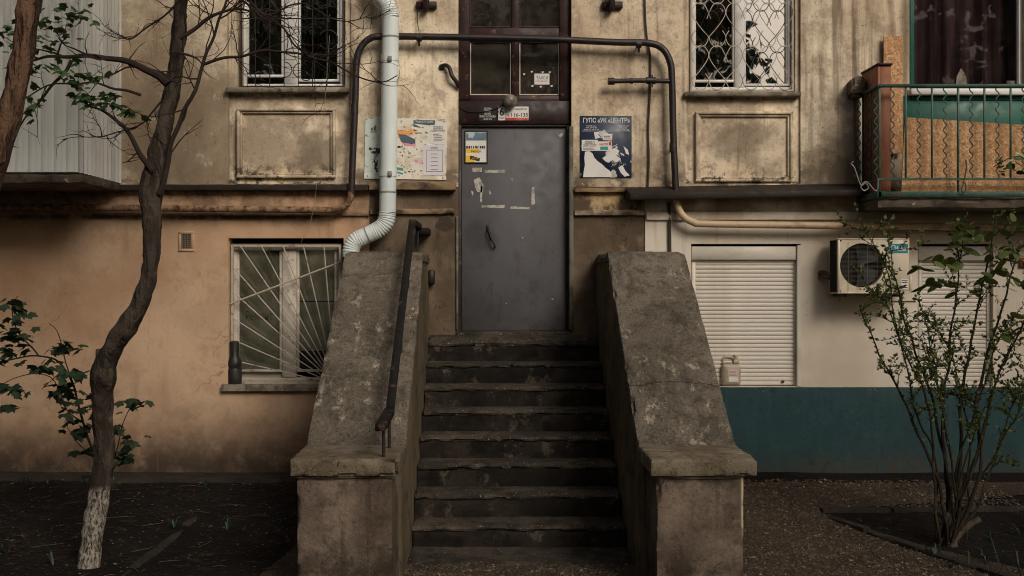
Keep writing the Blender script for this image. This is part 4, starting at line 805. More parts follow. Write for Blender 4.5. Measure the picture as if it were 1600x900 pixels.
# ------------------------------------------------------------------ notices and signs
nbY = WY - .012
NBt = thing('notice_panel', P(635, 280, nbY), 'white notice panel behind the downpipe covered in torn paper', 'notice board')
mb = MB().ppoly([(571, 183), (699, 186), (697, 281), (569, 279)], nbY, .01); mb.build('panel', m_nb, NBt)
k = nbY - .0012
def sheetp(pts, m, par, d=0): return MB().ppoly(pts, k - d).build('paper', m, par)
sheetp([(661, 226.5), (695, 227), (694, 274), (661, 273.5)], m_paper2, NBt, .002)
sheetp([(672, 195.5), (696, 195.5), (695, 226), (672, 224)], m_paper, NBt, .001)
sheetp([(646, 187.5), (680, 188), (679, 197), (664, 195), (646, 193)], m_slate, NBt)
sheetp([(646, 193.5), (652, 196), (659, 200), (646, 198)], m_slate, NBt)
sheetp([(646, 201), (653, 204.5), (646, 205)], m_redp, NBt)
sheetp([(621, 202.5), (646, 204), (645, 210.5), (621, 209.5)], m_orange, NBt)
sheetp([(622, 209.5), (634, 210.5), (649, 218), (649, 228), (638, 226), (627, 222)], m_slate, NBt, .0006)
sheetp([(627, 223.5), (649, 224.5), (648, 228.5), (638, 228)], m_pink, NBt, .001)
sheetp([(664, 205), (669, 207), (668, 209), (664, 208)], m_tealp, NBt)
sheetp([(620, 261), (630, 263), (630, 267), (620, 265.5)], m_tealp, NBt); sheetp([(620, 267.5), (630, 270.5), (629, 273), (620, 270)], m_tealp, NBt)
for q_ in range(34):
    x_, y_ = rng.uniform(621, 668), rng.uniform(188, 277); a_ = rng.uniform(1, 3.6); b_2 = rng.uniform(.8, 2.4)
    if not (x_ > 656 and y_ > 222): sheetp([(x_, y_), (x_ + a_, y_ + rng.uniform(-1, 1)), (x_ + a_ * .8, y_ + b_2), (x_ - .4, y_ + b_2 * .8)], rng.choice([m_paper, m_paper, m_slate, m_pink, m_orange, m_tealp, m_brown, m_ink]), NBt, .0002)
sheetp([(621, 228), (626, 228), (626, 231), (621, 231)], m_ink, NBt, .0004)
frm = MB(); frame_rect(frm, 666, 234, 692, 268, .6, k - .0045, k - .0035); frm.build('print', m_grey, NBt)
for y in (230, 232, 240, 246, 252, 258, 264): mb = MB(); mb.pbox(673, y, 684, y + .7, k - .0045, k - .0035); mb.build('print', m_grey, NBt)
for s, r in (('ПРОДАМ 1К\nКВАРТИРУ в\nНАШЕМ РАЙОНЕ', (674, 197, 695, 205.5)), ('АРЕНДА', (578.5, 205, 589, 207.5)), ('ГАЗЕТА', (684, 186.3, 692, 188.2)), ('ТЕПЛО', (648, 206.8, 660, 209.2))):
    text(s, *r, k - .0025, m_ink, 'lettering', NBt, .01)
text('НОВОСТИ ДОМА', 650, 189, 677, 192.3, k - .0015, m_wink, 'lettering', NBt, .01)
for (x, y) in ((580, 203), (582, 202), (584.5, 200.5), (586.5, 198.5)): mb = MB(); mb.pbox(x, y - 3, x + 1.3, 204, k - .001, k); mb.build('print', m_ink, NBt)
for i in range(5):
    mb = MB(); x = 676 + rng.uniform(0, 2); mb.pbox(x, 209 + i * 2.6, x + rng.uniform(9, 16), 210 + i * 2.6, k - .003, k - .002); mb.build('print', m_grey if i else m_redp, NBt)
for i in range(16):
    x, y = rng.uniform(622, 658), rng.uniform(188, 278); mb = MB(); mb.pbox(x, y, x + rng.uniform(1, 5), y + rng.uniform(.8, 1.8), k - .001, k); mb.build('print', rng.choice([m_ink, m_grey, m_ink]), NBt)
for (x, y) in ((573, 186), (574, 275), (694, 190), (692, 278)): mb = MB(); mb.lathe([(0, -.004), (.006, -.003), (.006, 0)], P(x, y, nbY), 8, 'Y'); mb.build('screw', m_black, NBt)

NV = thing('navy_notice_board', P(946, 278, nbY), 'navy blue notice board right of the door with torn white posters', 'notice board')
mb = MB(); mb.pbox(906.5, 181, 987, 277.5, nbY, WY + .012); mb.build('panel', m_navy, NV, bevel=.002)
text('ГУПС «УК «ЦЕНТР»', 911, 184, 984, 193, k - .0005, m_wink, 'lettering', NV, .016)
for s, r in (('Телефоны:\nтел: 53 48 29\nфакс: 55 14 27 44', (912, 195.5, 936, 204)), ('Аварийная\nслужба\nтел: 54 06 88', (964, 195.5, 983, 204))): text(s, *r, k - .0005, m_wink, 'lettering', NV, .008)
mb = MB(); mb.pbox(909, 204.4, 985, 205, k - .0008, k); mb.build('rule', m_wink, NV)
sheetp([(909, 218.5), (934, 218.5), (934, 235.5), (909, 235.5)], m_paper, NV, .002); sheetp([(934, 221), (956, 221), (956, 235.5), (934, 235.5)], m_paper, NV, .0015); sheetp([(942, 209), (957, 209), (956, 219.5), (942, 219)], m_paper, NV, .001)
jag = [(914, 237), (921, 236), (926, 240), (929, 247), (934, 252), (940, 256), (946, 262), (953, 267), (956, 272), (955, 276.8), (911, 276.8), (912, 268), (914, 258), (913, 247)]
sheetp(jag, m_paper, NV, .0008)
for pts in ([(941, 247), (948, 243), (955, 233), (962, 231), (968, 236), (963, 243), (970, 248), (964, 254), (957, 250), (951, 254), (946, 252)], [(966, 262), (972, 258), (978, 268), (984, 274), (976, 276), (970, 270)], [(928, 206.5), (936, 206), (935, 211), (939, 215), (930, 217)], [(974, 228), (981, 234), (983, 242), (978, 240)]): sheetp(pts, m_paper, NV)
for s, r, m in (('ПРОДАМ 1К\nКВАРТИРУ в\nНАШЕМ РАЙОНЕ', (911, 220, 932, 227.5), m_ink), ('МАСТЕР', (937, 223.5, 950, 227), m_redp), ('РЕМОНТ', (944, 212, 954, 214.5), m_ink)): text(s, *r, k - .004, m, 'lettering', NV, .012)
for i in range(3): mb = MB(); mb.pbox(911, 229 + i * 2, 911 + rng.uniform(14, 20), 229.8 + i * 2, k - .004, k - .0025); mb.build('print', m_grey, NV)
mb = MB(); mb.pbox(938, 229, 950, 234, k - .003, k - .002); mb.build('print', m_tealp, NV); mb = MB(); mb.pbox(951.5, 222, 955, 227, k - .003, k - .002); mb.build('print', m_redp, NV)
for y in (216.5,): mb = MB(); mb.pbox(944, y, 955, y + .8, k - .003, k - .002); mb.build('print', m_redp, NV)

dk = dy - .004
DN = thing('door_notice', P(744, 255, dk), 'framed notice with yellow strip at the top left of the grey door', 'notice')
mb = MB(); frame_rect(mb, 726, 204, 762, 255, 1.6, dk - .008, dy); mb.build('frame', m_signb, DN)
mb = MB(); mb.pbox(727, 205, 761, 254, dk - .002, dy - .0005); mb.build('sheet', m_paper, DN)
for r, m in (((728, 207, 760, 219.5), m_blue), ((728, 232.5, 748, 239), m_yel), ((728, 243, 741, 253), m_yel)): mb = MB(); mb.pbox(*r, dk - .003, dk - .002); mb.build('print', m, DN)
for i in range(9): x = 728.5 + i * 3.5; mb = MB(); mb.pbox(x, 228, x + rng.uniform(1.2, 2.8), 232, dk - .0035, dk - .002); mb.build('print', m_ink, DN)
text('РЫНОК', 736, 234.5, 752, 238.5, dk - .0036, m_ink, 'lettering', DN); text('ТОРГОВЫЙ', 731, 214.5, 756, 218.5, dk - .0036, m_slate, 'lettering', DN)
MB().ppoly([(735, 243), (750, 247), (749, 252), (734, 248.5)], dk - .0045).build('sticker', m_signb, DN); text('МАСТЕР', 737, 246.2, 748, 249.2, dk - .0052, m_yel, 'lettering', DN)

ay = ty - .016
t = thing('black_text_sign', P(762, 188, ay), 'small black plate with rows of white text above the door', 'sign')
mb = MB(); mb.pbox(748, 167, 776, 188.5, ay, ty); mb.build('plate', m_signb, t)
text('ДОМОФОН\nСЛУЖБА\nЗВОНИТЬ\nРЕМОНТ И УСТАНОВКА\nтел 555 12 34', 749.5, 168, 774.5, 187.5, ay - .001, m_wink, 'lettering', t, .006)
t = thing('entrance_number_plate', P(784, 188, ay), 'white plate with a large number 6 above the door', 'sign')
mb = MB(); mb.pbox(778.5, 166.5, 789.3, 188, ay, ty); mb.build('plate', m_paper, t)
text('6', 780.5, 168, 787.5, 181, ay - .001, m_ink, 'lettering', t, .01); text('подъезд', 780, 183.5, 788, 186, ay - .001, m_ink, 'lettering', t); text('-', 777.8, 174, 780, 175.5, ay - .001, m_ink, 'lettering', t)
t = thing('flat_range_sign', P(808, 188, ay), 'white sign reading 116-135 with red bottom strip above the door', 'sign')
mb = MB(); mb.pbox(789.8, 166.5, 826, 188, ay, ty); mb.build('plate', m_paper, t)
mb = MB(); mb.pbox(790, 183.8, 825.8, 187.8, ay - .0008, ay); mb.build('strip', m_redp, t)
text('SweetNet', 803.5, 168, 823.5, 172, ay - .001, m_ink, 'lettering', t); text('кв.', 791.5, 178, 797, 182, ay - .001, m_ink, 'lettering', t); text('116-135', 799, 176.4, 825, 182.4, ay - .001, m_ink, 'lettering', t, .012); text('ул. Киевская 134', 806, 184.6, 824.5, 187.2, ay - .0016, m_wink, 'lettering', t)
xk = ty + .03
t = thing('taxi_sticker', P(847, 132, xk), 'small white taxi sticker on the transom glass', 'sticker')
mb = MB(); mb.pbox(835, 115, 858.5, 132, xk, xk + .002); mb.build('sheet', m_paper, t)
text('ТАКСИ', 838, 119, 856, 124, xk - .001, m_ink, 'lettering', t); text('123-45-67', 837, 125.5, 855, 128, xk - .001, m_redp, 'lettering', t)
for (x, y) in ((829, 111), (846, 112), (857, 112), (830, 133.5), (843, 134.5), (860, 133.5), (817, 115)):
    MB().ppoly([(x, y), (x + 4, y - .5), (x + 3, y + 2), (x + 1, y + 2.5)], xk).build('tape_scrap', m_paper, t)
# lamp over the door
t = thing('door_lamp', P(797, 158, ty), 'dusty round glass lamp on the transom frame above the door', 'lamp')
r = 11 * WY / FPX; lp = P(797, 158, ty - .075)
mb = MB(); mb.lathe([(max(.0005, r * math.sin(a)), -r * math.cos(a)) for a in [math.pi * i / 12 for i in range(13)]], lp, 20); mb.build('globe', m_globe, t)
mb = MB(); mb.lathe([(.0, -.07), (.035, -.07), (.045, .005), (.045, .02)], P(797, 156, ty - .015), 16, 'Y'); mb.build('base', m_black, t)
mb = MB(); mb.tube(bend([(797, 157, ty - .02), (770, 172, ty - .02), (735, 175, ty - .02), (716, 166, ty - .02)]), .005, 6); mb.build('cord', m_black, t)

# ------------------------------------------------------------------ air conditioner
AY = 10.25; ax0, ax1 = X(1309, AY), X(1421, AY); az0, az1 = Z(459, AY), Z(372.5, AY)
AC = thing('air_conditioner', ((ax0 + ax1) / 2, AY + .12, az0), 'aged white air conditioner outdoor unit between the two shutters', 'air conditioner')
fx, fz, fr_ = X(1347, AY), Z(414.5, AY), 34.5 * AY / FPX
mb = MB()                                             # front plate with round opening
seg = 48; ring = [(fx + fr_ * math.cos(2 * math.pi * i / seg), AY, fz + fr_ * math.sin(2 * math.pi * i / seg)) for i in range(seg)]
hx0, hx1, hz0, hz1 = X(1312, AY), X(1388, AY), az0 + .012, az1 - .012
def sq(i):
    a = 2 * math.pi * i / seg; cs, sn = math.cos(a), math.sin(a); kx = ((hx1 - fx) if cs > 0 else (fx - hx0)) / max(1e-6, abs(cs)); kz = ((hz1 - fz) if sn > 0 else (fz - hz0)) / max(1e-6, abs(sn)); q = min(kx, kz)
    return (fx + q * cs, AY, fz + q * sn)
outer = [sq(i) for i in range(seg)]
mb.add(ring + outer + [(a, AY + .04, b) for a, _, b in ring], [(i, (i + 1) % seg, seg + (i + 1) % seg, seg + i) for i in range(seg)] + [(i, 2 * seg + i, 2 * seg + (i + 1) % seg, (i + 1) % seg) for i in range(seg)])
mb.build('front_panel', m_ac, AC)
mb = MB(); mb.box(hx1, ax1 - .004, AY - .004, AY + .03, az0 + .01, az1 - .01); mb.build('service_panel', m_ac, AC, bevel=.004)
mb = MB(); mb.box(ax0, ax1, AY - .006, AY + .25, az1 - .014, az1); mb.box(ax0, ax1, AY - .006, AY + .25, az0, az0 + .014); mb.box(ax0, ax0 + .02, AY - .005, AY + .03, az0 + .014, az1 - .014); mb.box(ax1 - .006, ax1, AY - .005, AY + .25, az0 + .014, az1 - .014); mb.box(ax0, ax1, AY + .24, AY + .25, az0 + .014, az1 - .014); mb.build('casing', m_ac, AC, bevel=.003)
mb = MB(); mb.box(ax0 + .004, ax0 + .01, AY + .03, AY + .235, az0 + .015, az1 - .015)
for i in range(26): mb.box(ax0 - .001, ax0 + .004, AY + .035 + i * .0077, AY + .038 + i * .0077, az0 + .016, az1 - .016)
mb.build('condenser_fins', m_acside, AC)
mb = MB(); mb.lathe([(.001, .1), (fr_ * 1.02, .1), (fr_ * 1.02, .04)], (fx, AY, fz), 32, 'Y'); mb.build('fan_well', m_acin, AC)
fan = MB(); fan.lathe([(.001, .03), (.035, .032), (.04, .08)], (fx, AY, fz), 16, 'Y')
for b3 in range(3):
    a0 = b3 * 2 * math.pi / 3 + .3; v = []
    for i in range(9):
        a = a0 + i / 8 * 1.5; d = .04 + .035 * (i / 8)
        for rr in (.04, fr_ * .93): v.append((fx + rr * math.cos(a), AY + d, fz + rr * math.sin(a)))
    fan.add(v, [(2 * i, 2 * i + 1, 2 * i + 3, 2 * i + 2) for i in range(8)], True)
fan.build('fan', m_fan, AC)
gd = MB()
for i in range(-17, 18):
    z = fz + i * fr_ / 17.5; hwid = math.sqrt(max(0, fr_ ** 2 - (z - fz) ** 2)) + .004
    gd.tube([(fx - hwid, AY - .006, z), (fx + hwid, AY - .006, z)], .0007, 4)
for xx in (1325, 1340, 1355, 1370): gd.tube([(X(xx, AY), AY - .008, az0 + .03), (X(xx, AY), AY - .008, az1 - .03)], .0014, 5)
gd.lathe([(.012, -.009), (.014, -.01), (.016, -.009)], (fx, AY, fz), 14, 'Y')
gd.build('fan_guard', m_guard, AC)
mb = MB(); mb.pbox(1389, 381, 1418.5, 395.5, AY - .006, AY - .004); lb = mb.build('label', m_acteal, AC)
text('Midea', 1398, 384.5, 1416, 392.5, AY - .0075, m_wink, 'lettering', lb, .012)
mb = MB(); mb.tube([(X(1395.5 + 4.2 * math.cos(R(t)), AY), AY - .0065, Z(388 - 4.6 * math.sin(R(t)), AY)) for t in range(20, 290, 15)], .0035, 5); mb.build('crescent', m_wink, lb)
mb = MB(); mb.pbox(1408, 436, 1419.5, 452, AY - .006, AY - .004); st = mb.build('sticker', m_paper, AC)
for i, m in ((0, m_ink), (1, m_ink), (3, m_redp), (4, m_ink)): mb = MB(); mb.pbox(1409, 438 + i * 2.6, 1418, 439.2 + i * 2.6, AY - .0072, AY - .006); mb.build('print', m, st)
mb = MB(); mb.pbox(1421, 430, 1425.5, 455, AY + .06, AY + .2); mb.build('valve_cover', m_ac, AC, bevel=.006)
for x in (1322, 1408): mb = MB(); mb.box(X(x, AY) - .015, X(x, AY) + .015, AY + .02, WY + .02, az0 - .03, az0); mb.build('wall_arm', m_black, AC, bevel=.002)
mb = MB(); mb.tube(bend([(1312, 425, AY + .2), (1295, 428, AY + .24), (1284, 425, WY - .05), (1280, 428, WY + .02)]), .022, 8); mb.tube(bend([(1312, 432, AY + .2), (1296, 435, AY + .24), (1283, 433, WY - .05), (1279, 434, WY + .02)]), .012, 8); mb.build('refrigerant_pipe', m_rustpipe, AC)
mb = MB(); mb.box(X(1312), X(1432), WY - .02, WY + .01, Z(470), Z(366)); mb.build('wall_patch', m_white, B)

# jug and canister on the sills
jy = WY - .005; J = thing('plastic_jug', P(1143, 604, jy), 'cloudy plastic jug with handle standing before the shutter', 'jug')
jx0, jx1, jz0 = X(1128.5, jy), X(1158.5, jy), Z(604, WY) + .006; jh = .285
mb = MB()
def jr(z0, z1, x0, x1, y0, y1): mb.box(x0, x1, y0, y1, z0, z1)
stone(jx0, jx1, jy + .002, jy + .115, jz0, jz0 + jh * .74, .03, .0015, .014, 0, 2, mb=mb); stone(jx0 + .005, jx1 - .07, jy + .035, jy + .085, jz0 + jh * .73, jz0 + jh * .8, .02, .001, .006, 0, 3, mb=mb)
stone(jx1 - .075, jx1 - .01, jy + .015, jy + .1, jz0 + jh * .73, jz0 + jh * .9, .022, .001, .01, 0, 4, mb=mb); mb.build('body', m_jug, J)
mb = MB(); mb.tube(spline([(jx0 + .02, jy + .06, jz0 + jh * .76), (jx0 + .025, jy + .06, jz0 + jh * .93), (jx0 + .06, jy + .06, jz0 + jh * .98), (jx1 - .07, jy + .06, jz0 + jh * .94), (jx1 - .05, jy + .06, jz0 + jh * .86)], 5), .012, 8); mb.build('handle', m_jug, J)
mb = MB(); mb.lathe([(.001, .045), (.022, .045), (.024, .035), (.024, 0)], (jx1 - .04, jy + .06, jz0 + jh * .89), 14); mb.build('cap', m_jug, J)
mb = MB(); mb.box(jx0 + .06, jx1 - .03, jy - .001, jy + .004, jz0 + .04, jz0 + .16); lb = mb.build('label', m_blush, J)
mb = MB(); mb.box(jx0 + .062, jx1 - .032, jy - .0022, jy, jz0 + .042, jz0 + .085); mb.build('print', m_paper, lb)
for i in range(4): mb = MB(); mb.box(jx0 + .07, jx1 - .045 - .01 * (i % 2), jy - .003, jy, jz0 + .1 + i * .014, jz0 + .104 + i * .014); mb.build('print', m_grey, lb)
cyy = WY + .045; cz = Z(604, WY) + .012
mb = MB(); mb.lathe([(.001, 0), (.066, 0), (.07, .01), (.07, .15), (.066, .16), (.066, .175), (.07, .185), (.07, .235), (.05, .27), (.046, .28), (.046, .42), (.03, .43), (.001, .43)], (X(366.5, cyy), cyy, cz), 22)
tag(mb.build('dark_canister', m_can), 'dark narrow necked canister in the corner of the lower left sill', 'canister')
# wall vent and alarm box
t = thing('wall_vent', P(290, 392, WY), 'small square vent grate in the peach wall', 'vent')
mb = MB(); frame_rect(mb, 278.5, 361, 303, 393, 4.5, WY - .012, WY + .02); mb.build('frame', m_peach, t, bevel=.003)
mb = MB(); mb.pbox(283, 365.5, 298.5, 388.5, WY - .001, WY + .01); mb.build('backing', m_room, t)
mb = MB()
for i in range(6): mb.pbox(283, 368 + i * 3.4, 298.5, 369.6 + i * 3.4, WY - .008, WY); mb.pbox(284.5 + i * 2.5, 365.5, 285.5 + i * 2.5, 388.5, WY - .007, WY)
mb.build('grate', m_grate, t)
mb = MB(); mb.pbox(1594, 403, 1612, 418, WY - .03, WY + .01); tag(mb.build('alarm_box', m_alarm, bevel=.006), 'small red box on the white wall at the right edge', 'box')

# ------------------------------------------------------------------ trees, sapling and bush
def leaf_mesh(name, m, lobes):
    """palmate leaf, about one unit long, folded along the midrib; stalk at the origin, tip towards +Y"""
    pts = []
    for a, r in lobes: pts.append((r * math.sin(R(a)), .18 + r * math.cos(R(a)), -.25 * r * r * abs(math.sin(R(a))) - .12 * r * r))
    n = len(pts); vs = [(0, 0, 0), (0, .18, .02)] + pts
    fs = [(1, 2 + i, 3 + i) for i in range(n - 1)] + [(0, 1, 2), (0, 2 + n - 1, 1)]
    me = MB().add(vs, fs).mesh(name, fixn=False); me.materials.append(m); return me
MAPLE = [(-145, .26), (-108, .46), (-84, .36), (-52, .66), (-30, .48), (-10, .7), (0, .86), (10, .7), (30, .48), (52, .66), (84, .36), (108, .46), (145, .26)]
OVAL = [(-150, .16), (-110, .22), (-60, .32), (-25, .5), (0, .72), (25, .5), (60, .32), (110, .22), (150, .16)]
lm_maple, lm_mapled, lm_oval = leaf_mesh('leaf', m_leaf, MAPLE), leaf_mesh('leaf', m_leafd, MAPLE), leaf_mesh('leaf', m_leafb, OVAL)
def put_leaf(me, p, s, parent, yaw=None, tilt=None):
    o = link('leaf', me, None, parent)
    o.location = Vector(p) - world_off(parent)
    o.rotation_euler = Euler((R(tilt if tilt is not None else rng.uniform(-44, -2)), R(rng.uniform(-40, 40)), R(yaw if yaw is not None else rng.uniform(0, 360))), 'XYZ'); o.scale = (s, s, s); return o
def twigs(mb, pts, r0, depth, ln, dens, spread=1.0, flat=.5, tips=None):
    """side twigs along a path, crooked, recursive"""
    for i in range(1, len(pts) - 1):
        if rng.random() > dens: continue
        p = pts[i]; d = (pts[i + 1] - pts[i - 1]).normalized()
        q = Vector((rng.uniform(-1, 1), rng.uniform(-1, 1) * flat, rng.uniform(-.7, 1))) * spread; q = (d * .6 + q).normalized()
        L = ln * rng.uniform(.5, 1.2); pp = [p]; k = 6
        for j in range(k):
            q = (q + Vector((rng.uniform(-1, 1), rng.uniform(-1, 1) * flat, rng.uniform(-.8, 1))) * .38).normalized(); pp.append(pp[-1] + q * L / k)
        mb.tube(pp, [r0 * (1 - .75 * j / k) for j in range(k + 1)], 5, False)
        if tips is not None: tips.append((pp, L))
        if depth: twigs(mb, pp, r0 * .6, depth - 1, ln * .55, dens * 1.1, spread, flat, tips)
def crook(pts, amp):
    return [p + Vector((N(p, 5, 3), N(p, 5, 7), N(p, 5, 11))) * amp for p in pts]

def knobbly(mb, amp, sc_):
    mb.v = [tuple(Vector(q) + Vector((N(q, sc_, 1), N(q, sc_, 5), .5 * N(q, sc_, 9))) * amp + Vector((N(q, sc_ * 3, 2), N(q, sc_ * 3, 6), 0)) * amp * .45) for q in mb.v]
TY = 7.7
T1 = thing('limewashed_tree', P(140, 878, TY), 'crooked slender tree with limewashed foot standing left of the stair', 'tree')
tp = [(136, 915), (143, 850), (150, 800), (158, 755), (163, 700), (160, 640), (162, 585), (178, 540), (205, 500), (226, 455), (236, 410), (238, 360), (236, 310), (243, 255), (260, 185), (272, 120), (279, 60), (283, 0), (285, -60), (290, -160), (282, -260)]
tw = [22, 19, 18.5, 18, 17.5, 17.5, 18.5, 18, 16.5, 15.5, 15, 15.5, 17, 16, 14.5, 13.5, 12.5, 12, 11, 9, 6]
path = spline([P(a, b, TY + .12 * math.sin(i * .5)) for i, (a, b) in enumerate(tp)], 10); rad = rads([x * .88 * TY / FPX for x in tw], 10)
for kx, ky, kr in ((236, 300, .02), (262, 132, .016), (163, 590, .018), (240, 268, .014), (205, 500, .008), (238, 372, .007), (280, 58, .01), (160, 665, .008)): rad = [q + kr * math.exp(-((p - P(kx, ky, TY)).length / .09) ** 2) for p, q in zip(path, rad)]
mb = MB(); mb.tube(path, [r * (1 + .10 * N(p, 9)) for p, r in zip(path, rad)], 22); knobbly(mb, .012, 11); mb.build('trunk', m_barklime, T1)
mb = MB(); mb.tube([P(163, 590, TY), P(157, 560, TY - .02), P(154, 545, TY - .02)], [.06, .035, .02], 10); mb.build('branch_stub', m_bark, T1)
tips1 = []
for pts, r_, dn, ln in (([(238, 268), (224, 248), (210, 222), (196, 198), (180, 183), (160, 172), (135, 166)], .022, .25, .22), ([(262, 132), (240, 117), (210, 102), (175, 90), (130, 86), (90, 90), (54, 94)], .03, .35, .32),
                        ([(283, 58), (305, 44), (330, 28), (352, 18), (380, 15), (420, 22)], .017, .6, .4), ([(246, 300), (258, 278), (264, 235), (283, 190), (304, 140), (318, 100), (338, 45), (356, -15), (365, -60)], .022, .3, .4),
                        ([(278, 80), (292, 84), (306, 92), (318, 103)], .012, .3, .2), ([(318, 102), (350, 92), (385, 85), (430, 78), (480, 86), (520, 100), (560, 118), (600, 131), (625, 120)], .012, .55, .4),
                        ([(270, 128), (240, 112), (195, 105), (165, 118), (135, 132)], .01, .4, .25), ([(254, 160), (235, 178), (215, 196), (185, 205), (140, 214), (95, 217)], .008, .4, .22), ([(110, 92), (85, 130), (50, 170), (22, 220)], .014, .35, .3),
                        ([(222, 150), (180, 140), (130, 128), (60, 140), (20, 170)], .011, .35, .3), ([(285, -20), (330, -30), (400, 10), (440, 45), (470, 78), (520, 88)], .013, .6, .45), ([(284, 0), (262, 20), (225, 48), (205, 60), (190, 52)], .009, .5, .3), ([(356, -10), (420, 20), (470, 5), (530, 30), (580, 20)], .009, .6, .35)):
    ps = crook(spline([P(a, b, TY - .08) for a, b in pts], 5), .03); mb = MB(); mb.tube(ps, rads([r_ * (1 - .72 * i / (len(ps) - 1)) for i in range(len(ps))], 1), 7)
    twigs(mb, ps, max(.0042, r_ * .3), 1, ln, dn, flat=.4, tips=tips1); mb.build('branch', m_twig, T1)
for (cx_, cy_2, n_, sx, sy) in ((130, 152, 20, 20, 9), (160, 160, 18, 20, 8), (195, 170, 14, 15, 6), (212, 178, 6, 10, 5), (172, 148, 8, 14, 5), (148, 120, 9, 18, 9), (110, 112, 12, 22, 14), (60, 60, 30, 36, 28), (100, 22, 32, 40, 20), (30, 110, 16, 30, 24), (45, 165, 10, 22, 16), (12, 205, 8, 12, 20), (125, 132, 8, 10, 8), (76, 108, 8, 20, 8), (15, 60, 16, 16, 40), (80, 40, 14, 30, 20)):
    for _ in range(int(n_ * 1.12)): put_leaf(lm_maple, P(cx_ + rng.gauss(0, sx * .6), cy_2 + rng.gauss(0, sy * .6), TY + rng.uniform(-.35, .1)), rng.uniform(.04, .08), T1)
def crown(name, m, cen, rad_, clumps, per, size, parent, seed):
    r = random.Random(seed); mb = MB()
    for _ in range(clumps):
        d = Vector((r.gauss(0, 1), r.gauss(0, 1), r.gauss(0, 1))).normalized() * r.uniform(.45, 1) ** .5
        q = Vector(cen) + Vector((d.x * rad_[0], d.y * rad_[1], d.z * rad_[2])); cr = r.uniform(.35, .7)
        for _ in range(per):
            p = q + Vector((r.gauss(0, cr * .55), r.gauss(0, cr * .55), r.gauss(0, cr * .4)))
            M = Euler((r.uniform(0, 6.3), r.uniform(0, 6.3), r.uniform(0, 6.3))).to_matrix(); s = size * r.uniform(.6, 1.3)
            mb.add([p + M @ Vector(v) * s for v in ((0, -.6, 0), (.42, 0, .1), (0, .7, 0), (-.42, 0, .1))], [(0, 1, 2, 3)])
    o = mb.build(name, m, parent, fixn=False); o['kind'] = 'stuff'; return o
crown('crown', m_leaf, P(215, -360, TY), (1.6, 1.3, 1.0), 22, 60, .11, T1, 5)
# second trunk at the left edge
FY = 6.4
T2 = thing('leaning_tree', P(-80, 900, FY) + Vector((-.35, 0, 0)), 'thick reddish brown trunk leaning in at the upper left edge', 'tree')
tp = [(-150, 1010), (-140, 800), (-110, 600), (-70, 440), (-38, 340), (-14, 275), (8, 205), (24, 140), (36, 80), (44, 20), (49, -40), (52, -140), (40, -260)]
path = spline([P(a, b, FY) for a, b in tp], 5); rad = rads([x * FY / FPX for x in (30, 27, 25, 23, 21, 19.5, 18, 17.5, 17, 17, 16.5, 13, 8)], 5)
mb = MB(); mb.tube(path, [r * (1 + .08 * N(p, 8)) for p, r in zip(path, rad)], 16); knobbly(mb, .014, 9); mb.build('trunk', m_bark2, T2)
mb = MB(); ps = crook(spline([P(46, -10, FY), P(90, -80, FY + .2), P(150, -160, FY + .2)], 5), .03); mb.tube(ps, [.04 * (1 - .6 * i / (len(ps) - 1)) for i in range(len(ps))], 8); mb.build('branch', m_bark2, T2)
crown('crown', m_leaf, P(-60, -460, FY), (1.8, 1.5, 1.1), 16, 55, .11, T2, 9)

SY = 8.5
SP = thing('maple_sapling', P(160, 768, SY), 'low maple sapling with drooping dark leaves behind the limewashed tree', 'sapling')
for pts, r_ in (([(160, 768), (148, 715), (130, 660), (112, 600), (92, 565), (60, 556), (20, 560), (-20, 575)], .012), ([(168, 768), (178, 720), (190, 670), (205, 632)], .007), ([(130, 660), (105, 640), (80, 590), (30, 590), (-10, 605)], .006), ([(150, 720), (120, 690), (100, 660)], .005), ([(112, 600), (100, 550), (92, 520), (75, 505)], .006), ([(60, 556), (30, 520), (20, 480), (28, 462)], .007), ([(166, 750), (190, 715), (212, 695)], .006)):
    mb = MB(); ps = crook(spline([P(a, b, SY) for a, b in pts], 5), .02); mb.tube(ps, [r_ * (1 - .6 * i / (len(ps) - 1)) for i in range(len(ps))], 6); mb.build('stem', m_twig, SP)
for (cx_, cy_2, n_, sx, sy) in ((28, 478, 10, 14, 12), (25, 520, 16, 22, 14), (10, 550, 14, 22, 14), (100, 542, 10, 20, 6), (78, 572, 9, 22, 9), (112, 582, 10, 18, 8), (95, 608, 10, 22, 9), (112, 640, 12, 20, 12), (130, 672, 10, 18, 12), (150, 640, 7, 10, 24), (12, 603, 6, 14, 5), (30, 610, 5, 12, 7), (12, 635, 6, 14, 5), (205, 628, 9, 14, 6), (190, 672, 6, 10, 8), (208, 690, 8, 12, 8), (188, 712, 8, 12, 8), (140, 700, 6, 14, 8)):
    for _ in range(int(n_ * 1.72)): put_leaf(lm_mapled, P(cx_ + rng.gauss(0, sx * .7), cy_2 + rng.gauss(0, sy * .7), SY + rng.uniform(-.2, .2)), rng.uniform(.06, .11), SP)

